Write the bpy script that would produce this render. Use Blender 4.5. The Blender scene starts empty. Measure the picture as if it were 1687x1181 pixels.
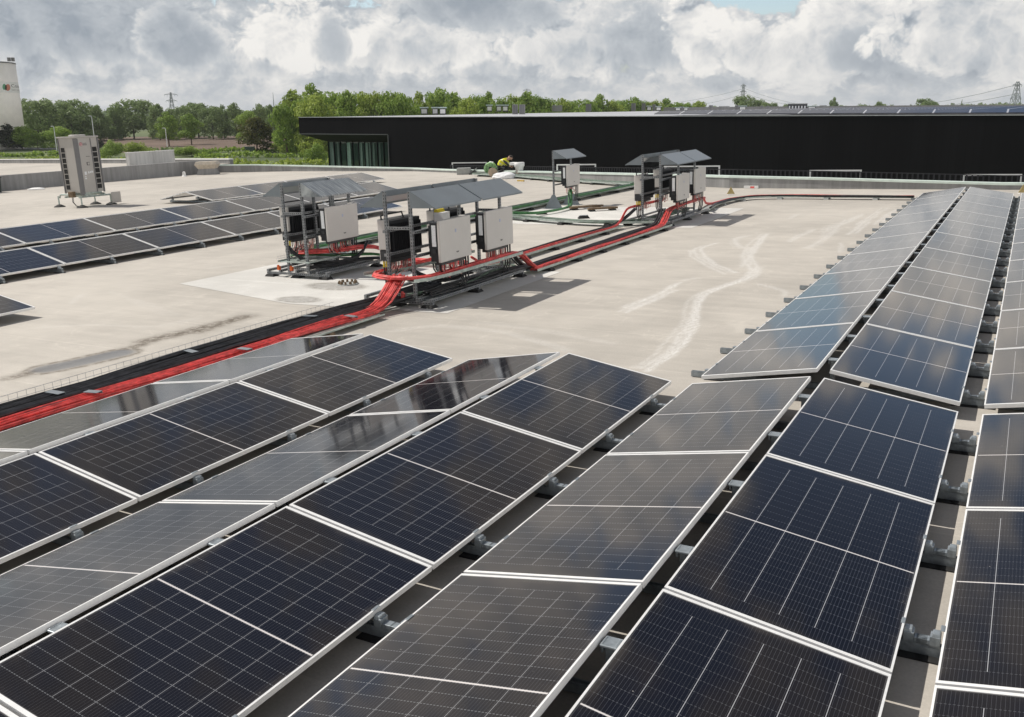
import bpy, bmesh, math, random
import numpy as np
from mathutils import Vector, Matrix
random.seed(7)
R = math.radians
SC = bpy.context.scene
COL = SC.collection

# ------------------------------------------------------------------ camera
# The flat roof slopes 3 % for drainage.  Everything on the roof is laid out in roof
# coordinates (x across the panel rows, y along them, z up from the membrane) and
# tipped into the level world at the end with TILT.
W0, H0, FPX = 1687.0, 1181.0, 1521.75
CAM = Vector((0, 0, 2.7395))
YAW = R(29.2906)
def basis(pitch, roll, yaw=YAW):
    fw = Vector((-math.sin(yaw), math.cos(yaw), 0)); rt = Vector((math.cos(yaw), math.sin(yaw), 0)); up = Vector((0, 0, 1))
    f = fw * math.cos(pitch) - up * math.sin(pitch); u = up * math.cos(pitch) + fw * math.sin(pitch)
    r2 = rt * math.cos(roll) + u * math.sin(roll); u2 = u * math.cos(roll) - rt * math.sin(roll)
    return r2, u2, f
BR = basis(R(14.5974), R(-2.14207))          # camera seen from the roof's frame
BG = basis(R(15.15), R(-0.46))               # camera in the level world
def m3(b): return Matrix((b[0], b[1], b[2])).transposed()
TILT3 = m3(BG) @ m3(BR).transposed()
TILT = Matrix.Translation(CAM) @ TILT3.to_4x4() @ Matrix.Translation(-CAM)
def ray(x, y, b): return b[0] * (x - W0 / 2) - b[1] * (y - H0 / 2) + b[2] * FPX
def roof_at(x, y, z=0.0):
    d = ray(x, y, BR); return CAM + d * ((z - CAM.z) / d.z)
def level_at(x, y, depth):                   # level world, at a given horizontal distance
    d = ray(x, y, BG); return CAM + d * (depth / math.hypot(d.x, d.y))
GZ = -8.0
def ground_at(x, y, z=GZ):
    d = ray(x, y, BG); return CAM + d * ((z - CAM.z) / d.z)

cam = bpy.data.cameras.new('camera'); cam.sensor_width = 36; cam.sensor_fit = 'HORIZONTAL'
cam.lens = 36 * FPX / W0; cam.clip_end = 20000; cam.clip_start = 0.05
co = bpy.data.objects.new('camera', cam); COL.objects.link(co)
co.matrix_world = Matrix.Translation(CAM) @ Matrix((BG[0], BG[1], -BG[2])).transposed().to_4x4()
SC.camera = co

# ------------------------------------------------------------------ light
SUNDIR = (TILT3 @ Vector((-0.79, -0.13, 1.0))).normalized()      # towards the sun
sun = bpy.data.lights.new('sun', 'SUN'); sun.energy = 4.3; sun.angle = R(0.6); sun.color = (1.0, 0.95, 0.87)
so = bpy.data.objects.new('sun', sun); COL.objects.link(so)
so.rotation_euler = (-SUNDIR).to_track_quat('-Z', 'Y').to_euler()
SC.view_settings.view_transform = 'Standard'; SC.view_settings.look = 'None'
SC.view_settings.exposure = 0.0; SC.view_settings.gamma = 1.0

def build_world():
    w = bpy.data.worlds.new('World'); SC.world = w; w.cycles.sampling_method = 'MANUAL'; w.cycles.sample_map_resolution = 256; w.use_nodes = True
    nt = w.node_tree; nt.nodes.clear(); N = nt.nodes.new; L = nt.links.new
    out = N('ShaderNodeOutputWorld'); bg = N('ShaderNodeBackground'); bg.inputs['Strength'].default_value = 0.112
    L(bg.outputs[0], out.inputs[0])
    sky = N('ShaderNodeTexSky'); sky.sky_type = 'NISHITA'; sky.sun_disc = False
    sky.sun_elevation = math.asin(SUNDIR.z); sky.sun_rotation = math.atan2(SUNDIR.x, SUNDIR.y); sky.air_density = 1.0; sky.dust_density = 1.2
    tc = N('ShaderNodeTexCoord')
    def M(op, a, b=None, c=None, clamp=False):
        n = N('ShaderNodeMath'); n.operation = op; n.use_clamp = clamp
        for i, v in enumerate((a, b, c)):
            if v is None: continue
            if isinstance(v, (int, float)): n.inputs[i].default_value = v
            else: L(v, n.inputs[i])
        return n.outputs[0]
    def MR(v, a, b, c, d, smooth=True):
        n = N('ShaderNodeMapRange'); n.interpolation_type = 'SMOOTHSTEP' if smooth else 'LINEAR'
        L(v, n.inputs[0])
        for i, k in enumerate((a, b, c, d)): n.inputs[i + 1].default_value = k
        return n.outputs[0]
    def MRL(v, a, b, c, d): return MR(v, a, b, c, d, False)
    def MIX(f, a, b):
        n = N('ShaderNodeMix'); n.data_type = 'RGBA'
        if isinstance(f, (int, float)): n.inputs[0].default_value = f
        else: L(f, n.inputs[0])
        for i, v in ((6, a), (7, b)):
            if isinstance(v, tuple): n.inputs[i].default_value = (*v, 1)
            else: L(v, n.inputs[i])
        return n.outputs[2]
    sep = N('ShaderNodeSeparateXYZ'); L(tc.outputs['Generated'], sep.inputs[0])
    az = M('ARCTAN2', sep.outputs[0], sep.outputs[1]); el = M('ARCSINE', sep.outputs[2])
    # compass direction and height of a pixel of the photograph
    def azel(px, py):
        d = ray(px, py, BG).normalized(); return math.atan2(d.x, d.y), math.asin(d.z)
    def field(dx, dz, fineness):
        v = N('ShaderNodeCombineXYZ')
        L(M('ADD', az, dx + 7.0), v.inputs[0]); L(M('MULTIPLY', M('ADD', el, dz), MR(el, 0.0, 0.07, 2.1, 1.35)), v.inputs[1])
        def noise(scale, detail, rough, dist=0.0):
            n = N('ShaderNodeTexNoise'); n.noise_dimensions = '2D'; n.inputs['Scale'].default_value = scale; n.inputs['Detail'].default_value = detail; n.inputs['Roughness'].default_value = rough; n.inputs['Distortion'].default_value = dist
            L(v.outputs[0], n.inputs['Vector']); return n
        wob = noise(22, 3, .6); ws = N('ShaderNodeVectorMath'); ws.operation = 'MULTIPLY_ADD'
        L(wob.outputs['Color'], ws.inputs[0]); ws.inputs[1].default_value = (.04, .04, 0); L(v.outputs[0], ws.inputs[2])
        vo = N('ShaderNodeTexVoronoi'); vo.voronoi_dimensions = '2D'; vo.feature = 'F1'; vo.inputs['Scale'].default_value = 13; vo.inputs['Detail'].default_value = fineness; vo.inputs['Roughness'].default_value = .6; vo.inputs['Lacunarity'].default_value = 2.4; vo.normalize = True
        L(ws.outputs[0], vo.inputs['Vector'])
        big = noise(5.0, 3, .55)
        fine = noise(30, 5, .6)
        return M('ADD', M('ADD', M('MULTIPLY', big.outputs[0], .45), M('MULTIPLY', M('SUBTRACT', 1.0, vo.outputs['Distance']), .42)), M('MULTIPLY', fine.outputs[0], .16))
    f0 = field(0, 0, 3.0); f1 = field(-0.009, 0.011, 3.0)
    relief = M('SUBTRACT', f0, f1)
    # background deck, thinner overhead, open towards the right of the view
    hi = MR(el, 0.10, 0.45, 0.0, 1.0)
    def dome(px, py, rx, up, dn):
        a, e = azel(px, py)
        y = M('SUBTRACT', el, e); k = MIXF(M('GREATER_THAN', y, 0.0), FPX / (dn * 1.35), FPX / up)
        x = M('MULTIPLY', M('SUBTRACT', az, a), FPX / rx); y = M('MULTIPLY', y, k)
        return M('SUBTRACT', 1.0, M('ADD', M('MULTIPLY', x, x), M('MULTIPLY', y, y)))
    def MIXF(f, a, b):
        n = N('ShaderNodeMix'); n.data_type = 'FLOAT'; L(f, n.inputs[0]); n.inputs[2].default_value = a; n.inputs[3].default_value = b; return n.outputs[0]
    hole = MR(dome(1240, -8, 85, 150, 26), -0.2, 1.0, 0.0, 0.16)
    gx = M('MULTIPLY', M('SUBTRACT', az, 0.14), 1 / 0.36); gy = M('MULTIPLY', M('SUBTRACT', el, 0.37), 1 / 0.19)
    hole = M('ADD', hole, MR(M('ADD', M('MULTIPLY', gx, gx), M('MULTIPLY', gy, gy)), 0.2, 1.3, 0.16, 0.0))
    cov_in = M('SUBTRACT', M('ADD', M('ADD', f0, M('ADD', M('MULTIPLY', hi, -0.06), MR(el, 0.35, 0.8, 0.0, -0.06))), MR(el, 0.06, 0.14, 0.05, 0.0)), hole)
    cover = MR(cov_in, 0.475, 0.53, 0.0, 1.0)
    base = M('SUBTRACT', f0, 0.585)
    rel = M('MULTIPLY', relief, 7.5)
    lum = M('ADD', M('ADD', rel, M('MULTIPLY', base, 1.6)), 0.12)
    # standing cumulus: centre pixel, half width, height above and below, bright rim, shaded heart
    for (px, py, rx, up, dn, rim, core) in [(300, 112, 330, 16, 12, .35, .1), (900, 108, 330, 22, 14, .3, .05), (1560, 110, 190, 22, 14, .2, -.1), (690, 70, 150, 45, 32, .75, .05), (480, 55, 95, 75, 40, 1.0, .45), (130, 40, 215, 90, 52, .2, -1.15), (300, 60, 72, 60, 36, .25, -.95),
                                            (545, 62, 30, 48, 32, .1, -.6), (1010, 75, 165, 80, 42, .65, -.25), (1060, 95, 110, 30, 22, .2, -.45), (1148, 55, 46, 52, 45, 1.0, .4), (1345, 80, 125, 85, 45, 1.0, .12), (1445, 85, 70, 38, 25, -.05, -.65), (1615, 75, 130, 90, 42, .9, .08), (800, 12, 175, 60, 34, .1, -.9)]:
        g = M('ADD', M('MULTIPLY', dome(px, py, rx * 1.05, up, dn), 0.55), M('MULTIPLY', base, 3.6))
        m = MR(g, -0.02, 0.27, 0.0, 1.0)
        body = MR(g, 0.05, 0.75, rim, core); inner = M('ADD', body, M('MULTIPLY', M('ADD', rel, M('MULTIPLY', base, 1.1)), MRL(body, -0.8, 0.5, 0.28, 1.0)))
        n = N('ShaderNodeMix'); n.data_type = 'FLOAT'; L(m, n.inputs[0]); L(lum, n.inputs[2]); L(inner, n.inputs[3]); lum = n.outputs[0]
        cover = M('MAXIMUM', cover, m)
    lo = MR(el, 0.0, 0.055, 1.0, 0.0)
    cover = M('MAXIMUM', cover, M('MULTIPLY', lo, 0.98))
    lum = M('ADD', M('MULTIPLY', lum, MR(el, 0.0, 0.04, 0.30, 1.0)), MR(el, 0.0, 0.05, 0.1, 0.0))
    t = M('ADD', M('MULTIPLY', lum, 0.48), 0.48, clamp=True)
    ramp = N('ShaderNodeValToRGB'); L(t, ramp.inputs[0]); cr = ramp.color_ramp
    cr.elements[0].position = 0.0; cr.elements[0].color = (0.27, 0.31, 0.36, 1)
    cr.elements[1].position = 1.0; cr.elements[1].color = (0.84, 0.82, 0.785, 1)
    e = cr.elements.new(0.45); e.color = (0.47, 0.50, 0.53, 1)
    e = cr.elements.new(0.7); e.color = (0.66, 0.66, 0.655, 1)
    cloud = N('ShaderNodeVectorMath'); cloud.operation = 'SCALE'; L(ramp.outputs[0], cloud.inputs[0]); 
    # unseen clouds opposite the sun boosted to fill shaded faces; those overhead dimmed
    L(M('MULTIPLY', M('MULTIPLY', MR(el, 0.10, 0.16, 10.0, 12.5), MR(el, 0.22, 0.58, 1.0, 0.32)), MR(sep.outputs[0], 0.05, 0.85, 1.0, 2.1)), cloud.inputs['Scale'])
    hs = N('ShaderNodeHueSaturation'); hs.inputs['Saturation'].default_value = 1.0; hs.inputs['Value'].default_value = 1.35; L(sky.outputs[0], hs.inputs['Color'])
    L(MR(el, 0.13, 0.5, 1.35, 0.62), hs.inputs['Value'])
    warm = MIX(MR(el, 0.09, 0.2, 0.0, 1.0), (1, 1, 1), (1.07, 1.0, 0.92)); wm = N('ShaderNodeVectorMath'); wm.operation = 'MULTIPLY'; L(cloud.outputs[0], wm.inputs[0]); L(warm, wm.inputs[1])
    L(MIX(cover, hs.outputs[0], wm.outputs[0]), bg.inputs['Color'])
build_world()

# ------------------------------------------------------------------ materials
class NT:
    def __init__(s, name):
        s.m = bpy.data.materials.new(name); s.m.use_nodes = True; s.t = s.m.node_tree
        s.p = s.t.nodes['Principled BSDF']; s.N = s.t.nodes.new
    def L(s, a, b): s.t.links.new(a, b)
    def tc(s, k='Object'): return s.N('ShaderNodeTexCoord').outputs[k]
    def math(s, op, a, b=None, c=None, clamp=False):
        n = s.N('ShaderNodeMath'); n.operation = op; n.use_clamp = clamp
        for i, v in enumerate((a, b, c)):
            if v is None: continue
            if isinstance(v, (int, float)): n.inputs[i].default_value = v
            else: s.L(v, n.inputs[i])
        return n.outputs[0]
    def noise(s, vec, scale, detail=4, rough=.5, dist=0):
        n = s.N('ShaderNodeTexNoise'); n.inputs['Scale'].default_value = scale; n.inputs['Detail'].default_value = detail
        n.inputs['Roughness'].default_value = rough; n.inputs['Distortion'].default_value = dist
        if vec is not None: s.L(vec, n.inputs['Vector'])
        return n.outputs[0]
    def map(s, vec, sc):
        n = s.N('ShaderNodeMapping'); n.inputs['Scale'].default_value = sc; s.L(vec, n.inputs[0]); return n.outputs[0]
    def rng(s, v, a, b, c, d):
        n = s.N('ShaderNodeMapRange'); n.interpolation_type = 'SMOOTHSTEP'; s.L(v, n.inputs[0])
        for i, k in enumerate((a, b, c, d)): n.inputs[i + 1].default_value = k
        return n.outputs[0]
    def mix(s, f, a, b):
        n = s.N('ShaderNodeMix'); n.data_type = 'RGBA'
        if isinstance(f, (int, float)): n.inputs[0].default_value = f
        else: s.L(f, n.inputs[0])
        for i, v in ((6, a), (7, b)):
            if isinstance(v, tuple): n.inputs[i].default_value = (*v[:3], 1)
            else: s.L(v, n.inputs[i])
        return n.outputs[2]
    def attr(s, name, out='Fac'):
        n = s.N('ShaderNodeAttribute'); n.attribute_name = name; return n.outputs[out]
    def set(s, col=None, rough=None, metal=None, ior=None):
        if col is not None:
            if isinstance(col, tuple): s.p.inputs['Base Color'].default_value = (*col[:3], 1)
            else: s.L(col, s.p.inputs['Base Color'])
        for k, v in (('Roughness', rough), ('Metallic', metal), ('IOR', ior)):
            if v is None: continue
            if isinstance(v, (int, float)): s.p.inputs[k].default_value = v
            else: s.L(v, s.p.inputs[k])
        return s.m
def plain(name, col, rough=.6, metal=0., var=.12, scale=6., rvar=.1):
    n = NT(name); f = n.noise(n.tc(), scale, 5, .6)
    lo = tuple(c * (1 - var) for c in col); hi = tuple(min(1, c * (1 + var)) for c in col)
    r = n.math('MULTIPLY_ADD', f, rvar * 2, rough - rvar, clamp=True)
    return n.set(n.mix(n.rng(f, .3, .7, 0, 1), lo, hi), r, metal)

def glass_mat(name, pw, pl, ck=.36, rk=.30):
    """photovoltaic laminate: UV in metres, x across the panel, y along it"""
    n = NT(name); sp = n.N('ShaderNodeSeparateXYZ'); n.L(n.tc('UV'), sp.inputs[0]); x, y = sp.outputs[0], sp.outputs[1]
    mx, my = 0.016, 0.026
    cw = (pw - 2 * mx) / 6; half = pl / 2; gap = 0.008; ch = (half - my - gap) / 11
    oi = n.N('ShaderNodeObjectInfo').outputs['Random']
    # long column gaps
    fx = n.math('ABSOLUTE', n.math('SUBTRACT', n.math('FRACT', n.math('ADD', n.math('DIVIDE', n.math('SUBTRACT', x, mx), cw), .5)), .5))
    inx = n.math('MULTIPLY', n.math('GREATER_THAN', x, mx + cw * .5), n.math('LESS_THAN', x, pw - mx - cw * .5))
    iny = n.math('MULTIPLY', n.math('GREATER_THAN', y, my + ch * 1.0), n.math('LESS_THAN', y, pl - my - ch * 1.0))
    col = n.math('MULTIPLY', n.math('MULTIPLY', n.math('LESS_THAN', fx, .0016 / cw), inx), iny)
    # half-cell rows, measured from the middle
    ym = n.math('SUBTRACT', n.math('ABSOLUTE', n.math('SUBTRACT', y, half)), gap)
    fy = n.math('ABSOLUTE', n.math('SUBTRACT', n.math('FRACT', n.math('ADD', n.math('DIVIDE', ym, ch), .5)), .5))
    row = n.math('MULTIPLY', n.math('LESS_THAN', fy, .0022 / ch), n.math('LESS_THAN', ym, half - my - gap - ch * .4))
    # ribbons: ten per cell along the panel
    rb = n.math('ABSOLUTE', n.math('SUBTRACT', n.math('FRACT', n.math('DIVIDE', n.math('SUBTRACT', x, mx), cw / 10)), .5))
    rib = n.math('LESS_THAN', rb, .06)
    dash = n.math('LESS_THAN', rb, .33)
    mid = n.math('LESS_THAN', n.math('ABSOLUTE', n.math('SUBTRACT', y, half)), .0052)
    edge = n.math('MINIMUM', n.math('MINIMUM', x, n.math('SUBTRACT', pw, x)), n.math('MINIMUM', y, n.math('SUBTRACT', pl, y)))
    cell = n.mix(oi, (.0050, .0056, .0105), (.0075, .0074, .0115))
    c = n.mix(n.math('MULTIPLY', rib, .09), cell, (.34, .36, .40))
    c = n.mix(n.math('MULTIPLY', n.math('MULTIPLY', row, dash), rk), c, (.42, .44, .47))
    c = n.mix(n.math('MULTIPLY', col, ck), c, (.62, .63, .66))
    c = n.mix(n.math('MULTIPLY', mid, .85), c, (.78, .74, .73))
    c = n.mix(n.math('LESS_THAN', edge, .007), c, (.05, .05, .055))
    dust = n.noise(n.tc(), 1.7, 6, .65); spots = n.noise(n.tc(), 21, 2, .5)
    c = n.mix(n.rng(spots, .765, .81, 0, .6), c, (.50, .48, .44))
    c = n.mix(n.math('MULTIPLY', n.rng(edge, .0, .06, .10, 0), n.rng(dust, .4, .65, 0, 1)), c, (.34, .30, .25))
    c = n.mix(n.rng(dust, .42, .85, .001, .014), c, (.36, .32, .27))
    n.p.inputs['Specular IOR Level'].default_value = .5; n.p.inputs['Specular Tint'].default_value = (1, .90, .80, 1)
    return n.set(c, n.math('MULTIPLY_ADD', dust, .07, .04), 0, 1.50)

M = {}
M['frame'] = plain('anodised_frame', (.82, .82, .815), .42, .12, .05, 9)
M['galv'] = plain('galvanised_steel', (.50, .53, .56), .42, .55, .2, 14)
M['bracket'] = plain('bracket_steel', (.30, .335, .36), .42, .45, .2, 20)
M['rubber'] = plain('black_rubber', (.018, .018, .018), .8, 0, .3, 20)
M['dark'] = plain('dark_plastic', (.028, .03, .034), .45, 0, .2, 10)
M['heat'] = plain('heat_sink_black', (.02, .022, .026), .5, .2, .2, 20)
M['cover'] = plain('inverter_cover_paint', (.57, .55, .525), .38, 0, .03, 3)
M['sticker'] = plain('label_sticker', (.72, .74, .76), .5, 0, .1, 40)
M['canopy'] = plain('canopy_sheet', (.215, .245, .27), .32, .35, .08, 3)
M['red'] = plain('red_cable', (.64, .085, .078), .46, 0, .35, 9)
M['black'] = plain('black_cable', (.026, .026, .029), .42, 0, .55, 9)
M['green'] = plain('green_cable', (.06, .20, .07), .45, 0, .25, 9)
M['yellow'] = plain('yellow_tag', (.75, .58, .03), .5)
M['pink'] = plain('pale_wire', (.62, .42, .38), .5, 0, .3, 12)
M['tray'] = plain('cable_tray_steel', (.40, .46, .43), .45, .4, .2, 12)
M['green_tray'] = plain('green_cable_pack', (.085, .125, .095), .6, 0, .6, 5)
M['wood'] = plain('timber_block', (.16, .11, .065), .8, 0, .3, 14)
M['orange'] = plain('orange_clamp', (.65, .12, .02), .5)
M['hvac'] = plain('warm_grey_cabinet', (.42, .40, .375), .45, 0, .04, 2)
M['hvac_dark'] = plain('dark_grey_column', (.16, .16, .165), .45, 0, .06, 3)
M['white'] = plain('white_paint', (.78, .78, .77), .5, 0, .05, 3)
M['logo_red'] = plain('logo_red', (.35, .02, .035), .4)
M['logo_grey'] = plain('logo_grey', (.16, .155, .15), .5)
M['blue'] = plain('logo_blue', (.42, .46, .62), .5)
M['cap'] = plain('parapet_cap_metal', (.66, .76, .70), .4, .1, .08, 3)
M['hi_vis'] = plain('hi_vis_yellow', (.82, .78, .03), .7, 0, .1, 12)
M['reflective'] = plain('reflective_tape', (.72, .72, .66), .35)
M['trousers'] = plain('dark_trousers', (.030, .030, .034), .9)
M['skin'] = plain('skin', (.50, .30, .22), .6)
M['hair'] = plain('dark_hair', (.03, .02, .015), .7)
M['sack'] = plain('white_sack', (.74, .75, .77), .75, 0, .08, 6)
M['bark'] = plain('bark', (.11, .08, .055), .9, 0, .4, 3)
M['bench'] = plain('grey_box', (.33, .34, .33), .7)

def concrete(name, col):
    n = NT(name); o = n.tc()
    a = n.noise(n.map(o, (1, 1, .25)), .9, 6, .65); b = n.noise(n.map(o, (3.5, 3.5, .12)), 1.5, 4, .6); g = n.noise(o, 60, 2)
    f = n.math('ADD', n.math('MULTIPLY', a, .55), n.math('ADD', n.math('MULTIPLY', b, .35), n.math('MULTIPLY', g, .1)))
    return n.set(n.mix(n.rng(f, .3, .7, 0, 1), tuple(c * .66 for c in col), tuple(c * 1.25 for c in col)), .85)
M['parapet'] = concrete('weathered_concrete', (.27, .27, .27))
M['white_wall'] = concrete('white_wall', (.52, .52, .51))

def roof_mat(name, col, streak=1.0):
    n = NT(name); o = n.tc()
    big = n.noise(o, .16, 5, .6, .4); mid = n.noise(n.map(o, (1, 1, 1)), 1.1, 6, .65, .3); fine = n.noise(o, 55, 3, .6)
    st = n.noise(n.map(o, (.35, 3.2, 1)), 1.6, 6, .65, .5)                       # brushed and driven streaks
    f = n.math('ADD', n.math('ADD', n.math('MULTIPLY', big, .38), n.math('MULTIPLY', mid, .25)), n.math('ADD', n.math('MULTIPLY', st, .17 * streak), n.math('MULTIPLY', fine, .22)))
    c = n.mix(n.rng(f, .37, .64, 0, 1), tuple(k * .78 for k in col), tuple(k * 1.12 for k in col))
    c = n.mix(n.rng(n.noise(o, 7, 5, .7), .60, .80, 0, .35), c, tuple(k * .55 for k in col))
    # faint pale swirls
    sw = n.noise(n.map(o, (.8, .8, 1)), .55, 3, .5, 2.2)
    band = n.rng(n.math('ABSOLUTE', n.math('SUBTRACT', sw, .5)), 0, .012, .22, 0)
    c = n.mix(n.math('MULTIPLY', band, n.rng(mid, .4, .6, 0, 1)), c, tuple(min(.8, k * 1.45) for k in col))
    # welded seams of the membrane every 1.55 m
    sp = n.N('ShaderNodeSeparateXYZ'); n.L(o, sp.inputs[0])
    sx = n.math('ABSOLUTE', n.math('SUBTRACT', n.math('FRACT', n.math('DIVIDE', sp.outputs[1], 1.55)), .5))
    seam = n.math('MULTIPLY', n.math('GREATER_THAN', sx, .492), n.rng(mid, .35, .6, .08, .5))
    c = n.mix(seam, c, tuple(min(.8, k * 1.25) for k in col))
    # wear painted by feet and water: white scuffs, brown silt, a wet pool
    scuff = n.attr('scuff'); silt = n.attr('silt'); wet = n.attr('wet')
    brk = n.noise(n.map(o, (3.0, .9, 1)), 11, 7, .75)
    c = n.mix(n.math('MULTIPLY', scuff, n.rng(brk, .36, .56, .12, 1)), c, (.74, .73, .71))
    c = n.mix(n.math('MULTIPLY', silt, n.rng(n.noise(o, 9, 6, .75), .34, .58, .25, 1)), c, (.085, .064, .04))
    c = n.mix(n.math('MULTIPLY', wet, .8), c, (.11, .11, .115))
    rgh = n.math('SUBTRACT', .78, n.math('MULTIPLY', wet, .5))
    bmp = n.N('ShaderNodeBump'); bmp.inputs['Strength'].default_value = .25; bmp.inputs['Distance'].default_value = .004; n.L(n.math('ADD', fine, mid), bmp.inputs['Height']); n.L(bmp.outputs[0], n.p.inputs['Normal'])
    return n.set(c, rgh)
M['roof'] = roof_mat('roof_membrane', (.478, .445, .398))
M['patch'] = roof_mat('new_membrane', (.68, .665, .63), .5)

def strut_mat():
    n = NT('slotted_strut'); sp = n.N('ShaderNodeSeparateXYZ'); n.L(n.tc('UV'), sp.inputs[0])
    fx = n.math('ABSOLUTE', n.math('SUBTRACT', n.math('FRACT', n.math('DIVIDE', sp.outputs[0], .05)), .5))
    fy = n.math('ABSOLUTE', n.math('SUBTRACT', sp.outputs[1], .5))
    hole = n.math('MULTIPLY', n.math('LESS_THAN', fx, .27), n.math('LESS_THAN', fy, .17))
    base = n.mix(n.rng(n.noise(n.tc(), 12, 4), .3, .7, 0, 1), (.20, .212, .225), (.31, .325, .335))
    return n.set(n.mix(hole, base, (.035, .035, .04)), .45, .45)
M['strut'] = strut_mat()

def leaf_mat(name, a, b, c2):
    n = NT(name); oi = n.N('ShaderNodeObjectInfo').outputs['Random']; v = n.attr('leaf')
    col = n.mix(n.math('MULTIPLY_ADD', v, .75, n.math('MULTIPLY', oi, .25)), a, b)
    col = n.mix(n.rng(n.noise(n.tc(), .35, 3, .6), .45, .75, 0, .8), col, c2)
    n.set(col, .6)
    tr = n.N('ShaderNodeBsdfTranslucent'); n.L(col, tr.inputs[0]); mx = n.N('ShaderNodeMixShader'); mx.inputs[0].default_value = .36
    out = n.t.nodes['Material Output']; n.L(n.p.outputs[0], mx.inputs[1]); n.L(tr.outputs[0], mx.inputs[2]); n.L(mx.outputs[0], out.inputs[0])
    n.p.inputs['Specular IOR Level'].default_value = .25
    return n.m
M['leaf_far'] = leaf_mat('leaf_far', (.145, .215, .08), (.27, .35, .135), (.19, .25, .13))
M['leaf_fresh'] = leaf_mat('leaf_fresh', (.125, .225, .035), (.34, .45, .09), (.22, .31, .06))
M['leaf_bright'] = leaf_mat('leaf_bright', (.175, .26, .042), (.42, .50, .10), (.29, .36, .075))
M['leaf_dark'] = leaf_mat('leaf_dark', (.018, .028, .016), (.05, .062, .03), (.035, .045, .025))
M['leaf_red'] = leaf_mat('leaf_red', (.045, .065, .018), (.16, .145, .03), (.07, .095, .024))

# ------------------------------------------------------------------ mesh helpers
class MB:
    def __init__(s): s.v = []; s.f = []; s.m = []; s.uv = []
    def face(s, idx, mi=0, uv=None): s.f.append(idx); s.m.append(mi); s.uv.append(uv)
    def poly(s, pts, mi=0, uv=None):
        b = len(s.v); s.v += [tuple(p) for p in pts]; s.face(list(range(b, b + len(pts))), mi, uv)
    def hexa(s, P, mi=0, uvs=None):
        b = len(s.v); s.v += [tuple(p) for p in P]
        for k, q in enumerate(((0, 3, 2, 1), (4, 5, 6, 7), (0, 1, 5, 4), (1, 2, 6, 5), (2, 3, 7, 6), (3, 0, 4, 7))):
            s.face([b + i for i in q], mi, uvs[k] if uvs else None)
    def box(s, c, d, mi=0, rot=None, taper=1.0):
        P = []
        for z in (-1, 1):
            k = 1.0 if z < 0 else taper
            for x, y in ((-1, -1), (1, -1), (1, 1), (-1, 1)):
                q = Vector((x * d[0] / 2 * k, y * d[1] / 2 * k, z * d[2] / 2))
                if rot is not None: q = rot @ q
                P.append(Vector(c) + q)
        s.hexa(P, mi)
    def beam(s, p0, p1, w, h, mi=0, up=(0, 0, 1)):
        p0, p1 = Vector(p0), Vector(p1); a = p1 - p0; L = a.length; a.normalize(); up = Vector(up)
        if abs(a.dot(up)) > .95: up = Vector((0, 1, 0))
        x = a.cross(up).normalized(); z = x.cross(a)
        P = [p + x * sx * w / 2 + z * sz * h / 2 for p in (p0, p1) for sx, sz in ((-1, -1), (1, -1), (1, 1), (-1, 1))]
        ln = [(0, 0), (0, 1), (L, 1), (L, 0)]; e = [(0, 0)] * 4
        s.hexa(P, mi, [e, e, ln, ln, ln, ln])
    def tube(s, pts, r, n=6, mi=0, cap=True):
        pts = [Vector(p) for p in pts]; rr = r if isinstance(r, (list, tuple)) else [r] * len(pts)
        base = len(s.v); prev = None
        for i, p in enumerate(pts):
            t = (pts[min(i + 1, len(pts) - 1)] - pts[max(i - 1, 0)]).normalized()
            if prev is None:
                x = t.cross(Vector((0, 0, 1)) if abs(t.z) < .9 else Vector((1, 0, 0))).normalized()
            else: x = (prev - t * prev.dot(t)).normalized()
            prev = x; y = t.cross(x)
            for k in range(n):
                a = 2 * math.pi * k / n; s.v.append(tuple(p + (x * math.cos(a) + y * math.sin(a)) * rr[i]))
        for i in range(len(pts) - 1):
            for k in range(n):
                a, b = base + i * n + k, base + i * n + (k + 1) % n; s.face([a, b, b + n, a + n], mi)
        if cap:
            s.face([base + k for k in reversed(range(n))], mi); s.face([base + (len(pts) - 1) * n + k for k in range(n)], mi)
    def lathe(s, prof, c, n=16, mi=0):
        c = Vector(c); s.tube([c + Vector((0, 0, z)) for r, z in prof], [max(r, 1e-4) for r, z in prof], n, mi)
    def prism(s, poly, a, b, mi=0):
        """poly: list of points; extruded by vector b-a"""
        d = Vector(b) - Vector(a); n = len(poly); base = len(s.v)
        s.v += [tuple(Vector(p)) for p in poly] + [tuple(Vector(p) + d) for p in poly]
        s.face(list(range(n))[::-1], mi); s.face([n + base + i for i in range(n)], mi) if base == 0 else None
        if base:
            s.f[-1] = [base + i for i in reversed(range(n))]; s.face([base + n + i for i in range(n)], mi)
        for i in range(n): s.face([base + i, base + (i + 1) % n, base + n + (i + 1) % n, base + n + i], mi)
    def build(s, name, mats, parent=None, smooth=False, bevel=0):
        me = bpy.data.meshes.new(name); me.from_pydata(s.v, [], s.f)
        for m in (mats if isinstance(mats, (list, tuple)) else [mats]): me.materials.append(M[m] if isinstance(m, str) else m)
        me.polygons.foreach_set('material_index', s.m)
        if any(u is not None for u in s.uv):
            l = me.uv_layers.new(name='UVMap'); k = 0
            for f, u in zip(s.f, s.uv):
                for i in range(len(f)):
                    l.data[k].uv = u[i] if u else (0, 0); k += 1
        if smooth: me.polygons.foreach_set('use_smooth', [True] * len(me.polygons))
        me.update(); o = bpy.data.objects.new(name, me); COL.objects.link(o)
        if parent: o.parent = parent
        if bevel:
            b = o.modifiers.new('bevel', 'BEVEL'); b.width = bevel; b.segments = 2; b.limit_method = 'ANGLE'
        return o
ROOF = []                                        # top-level objects laid out in roof coordinates
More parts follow.
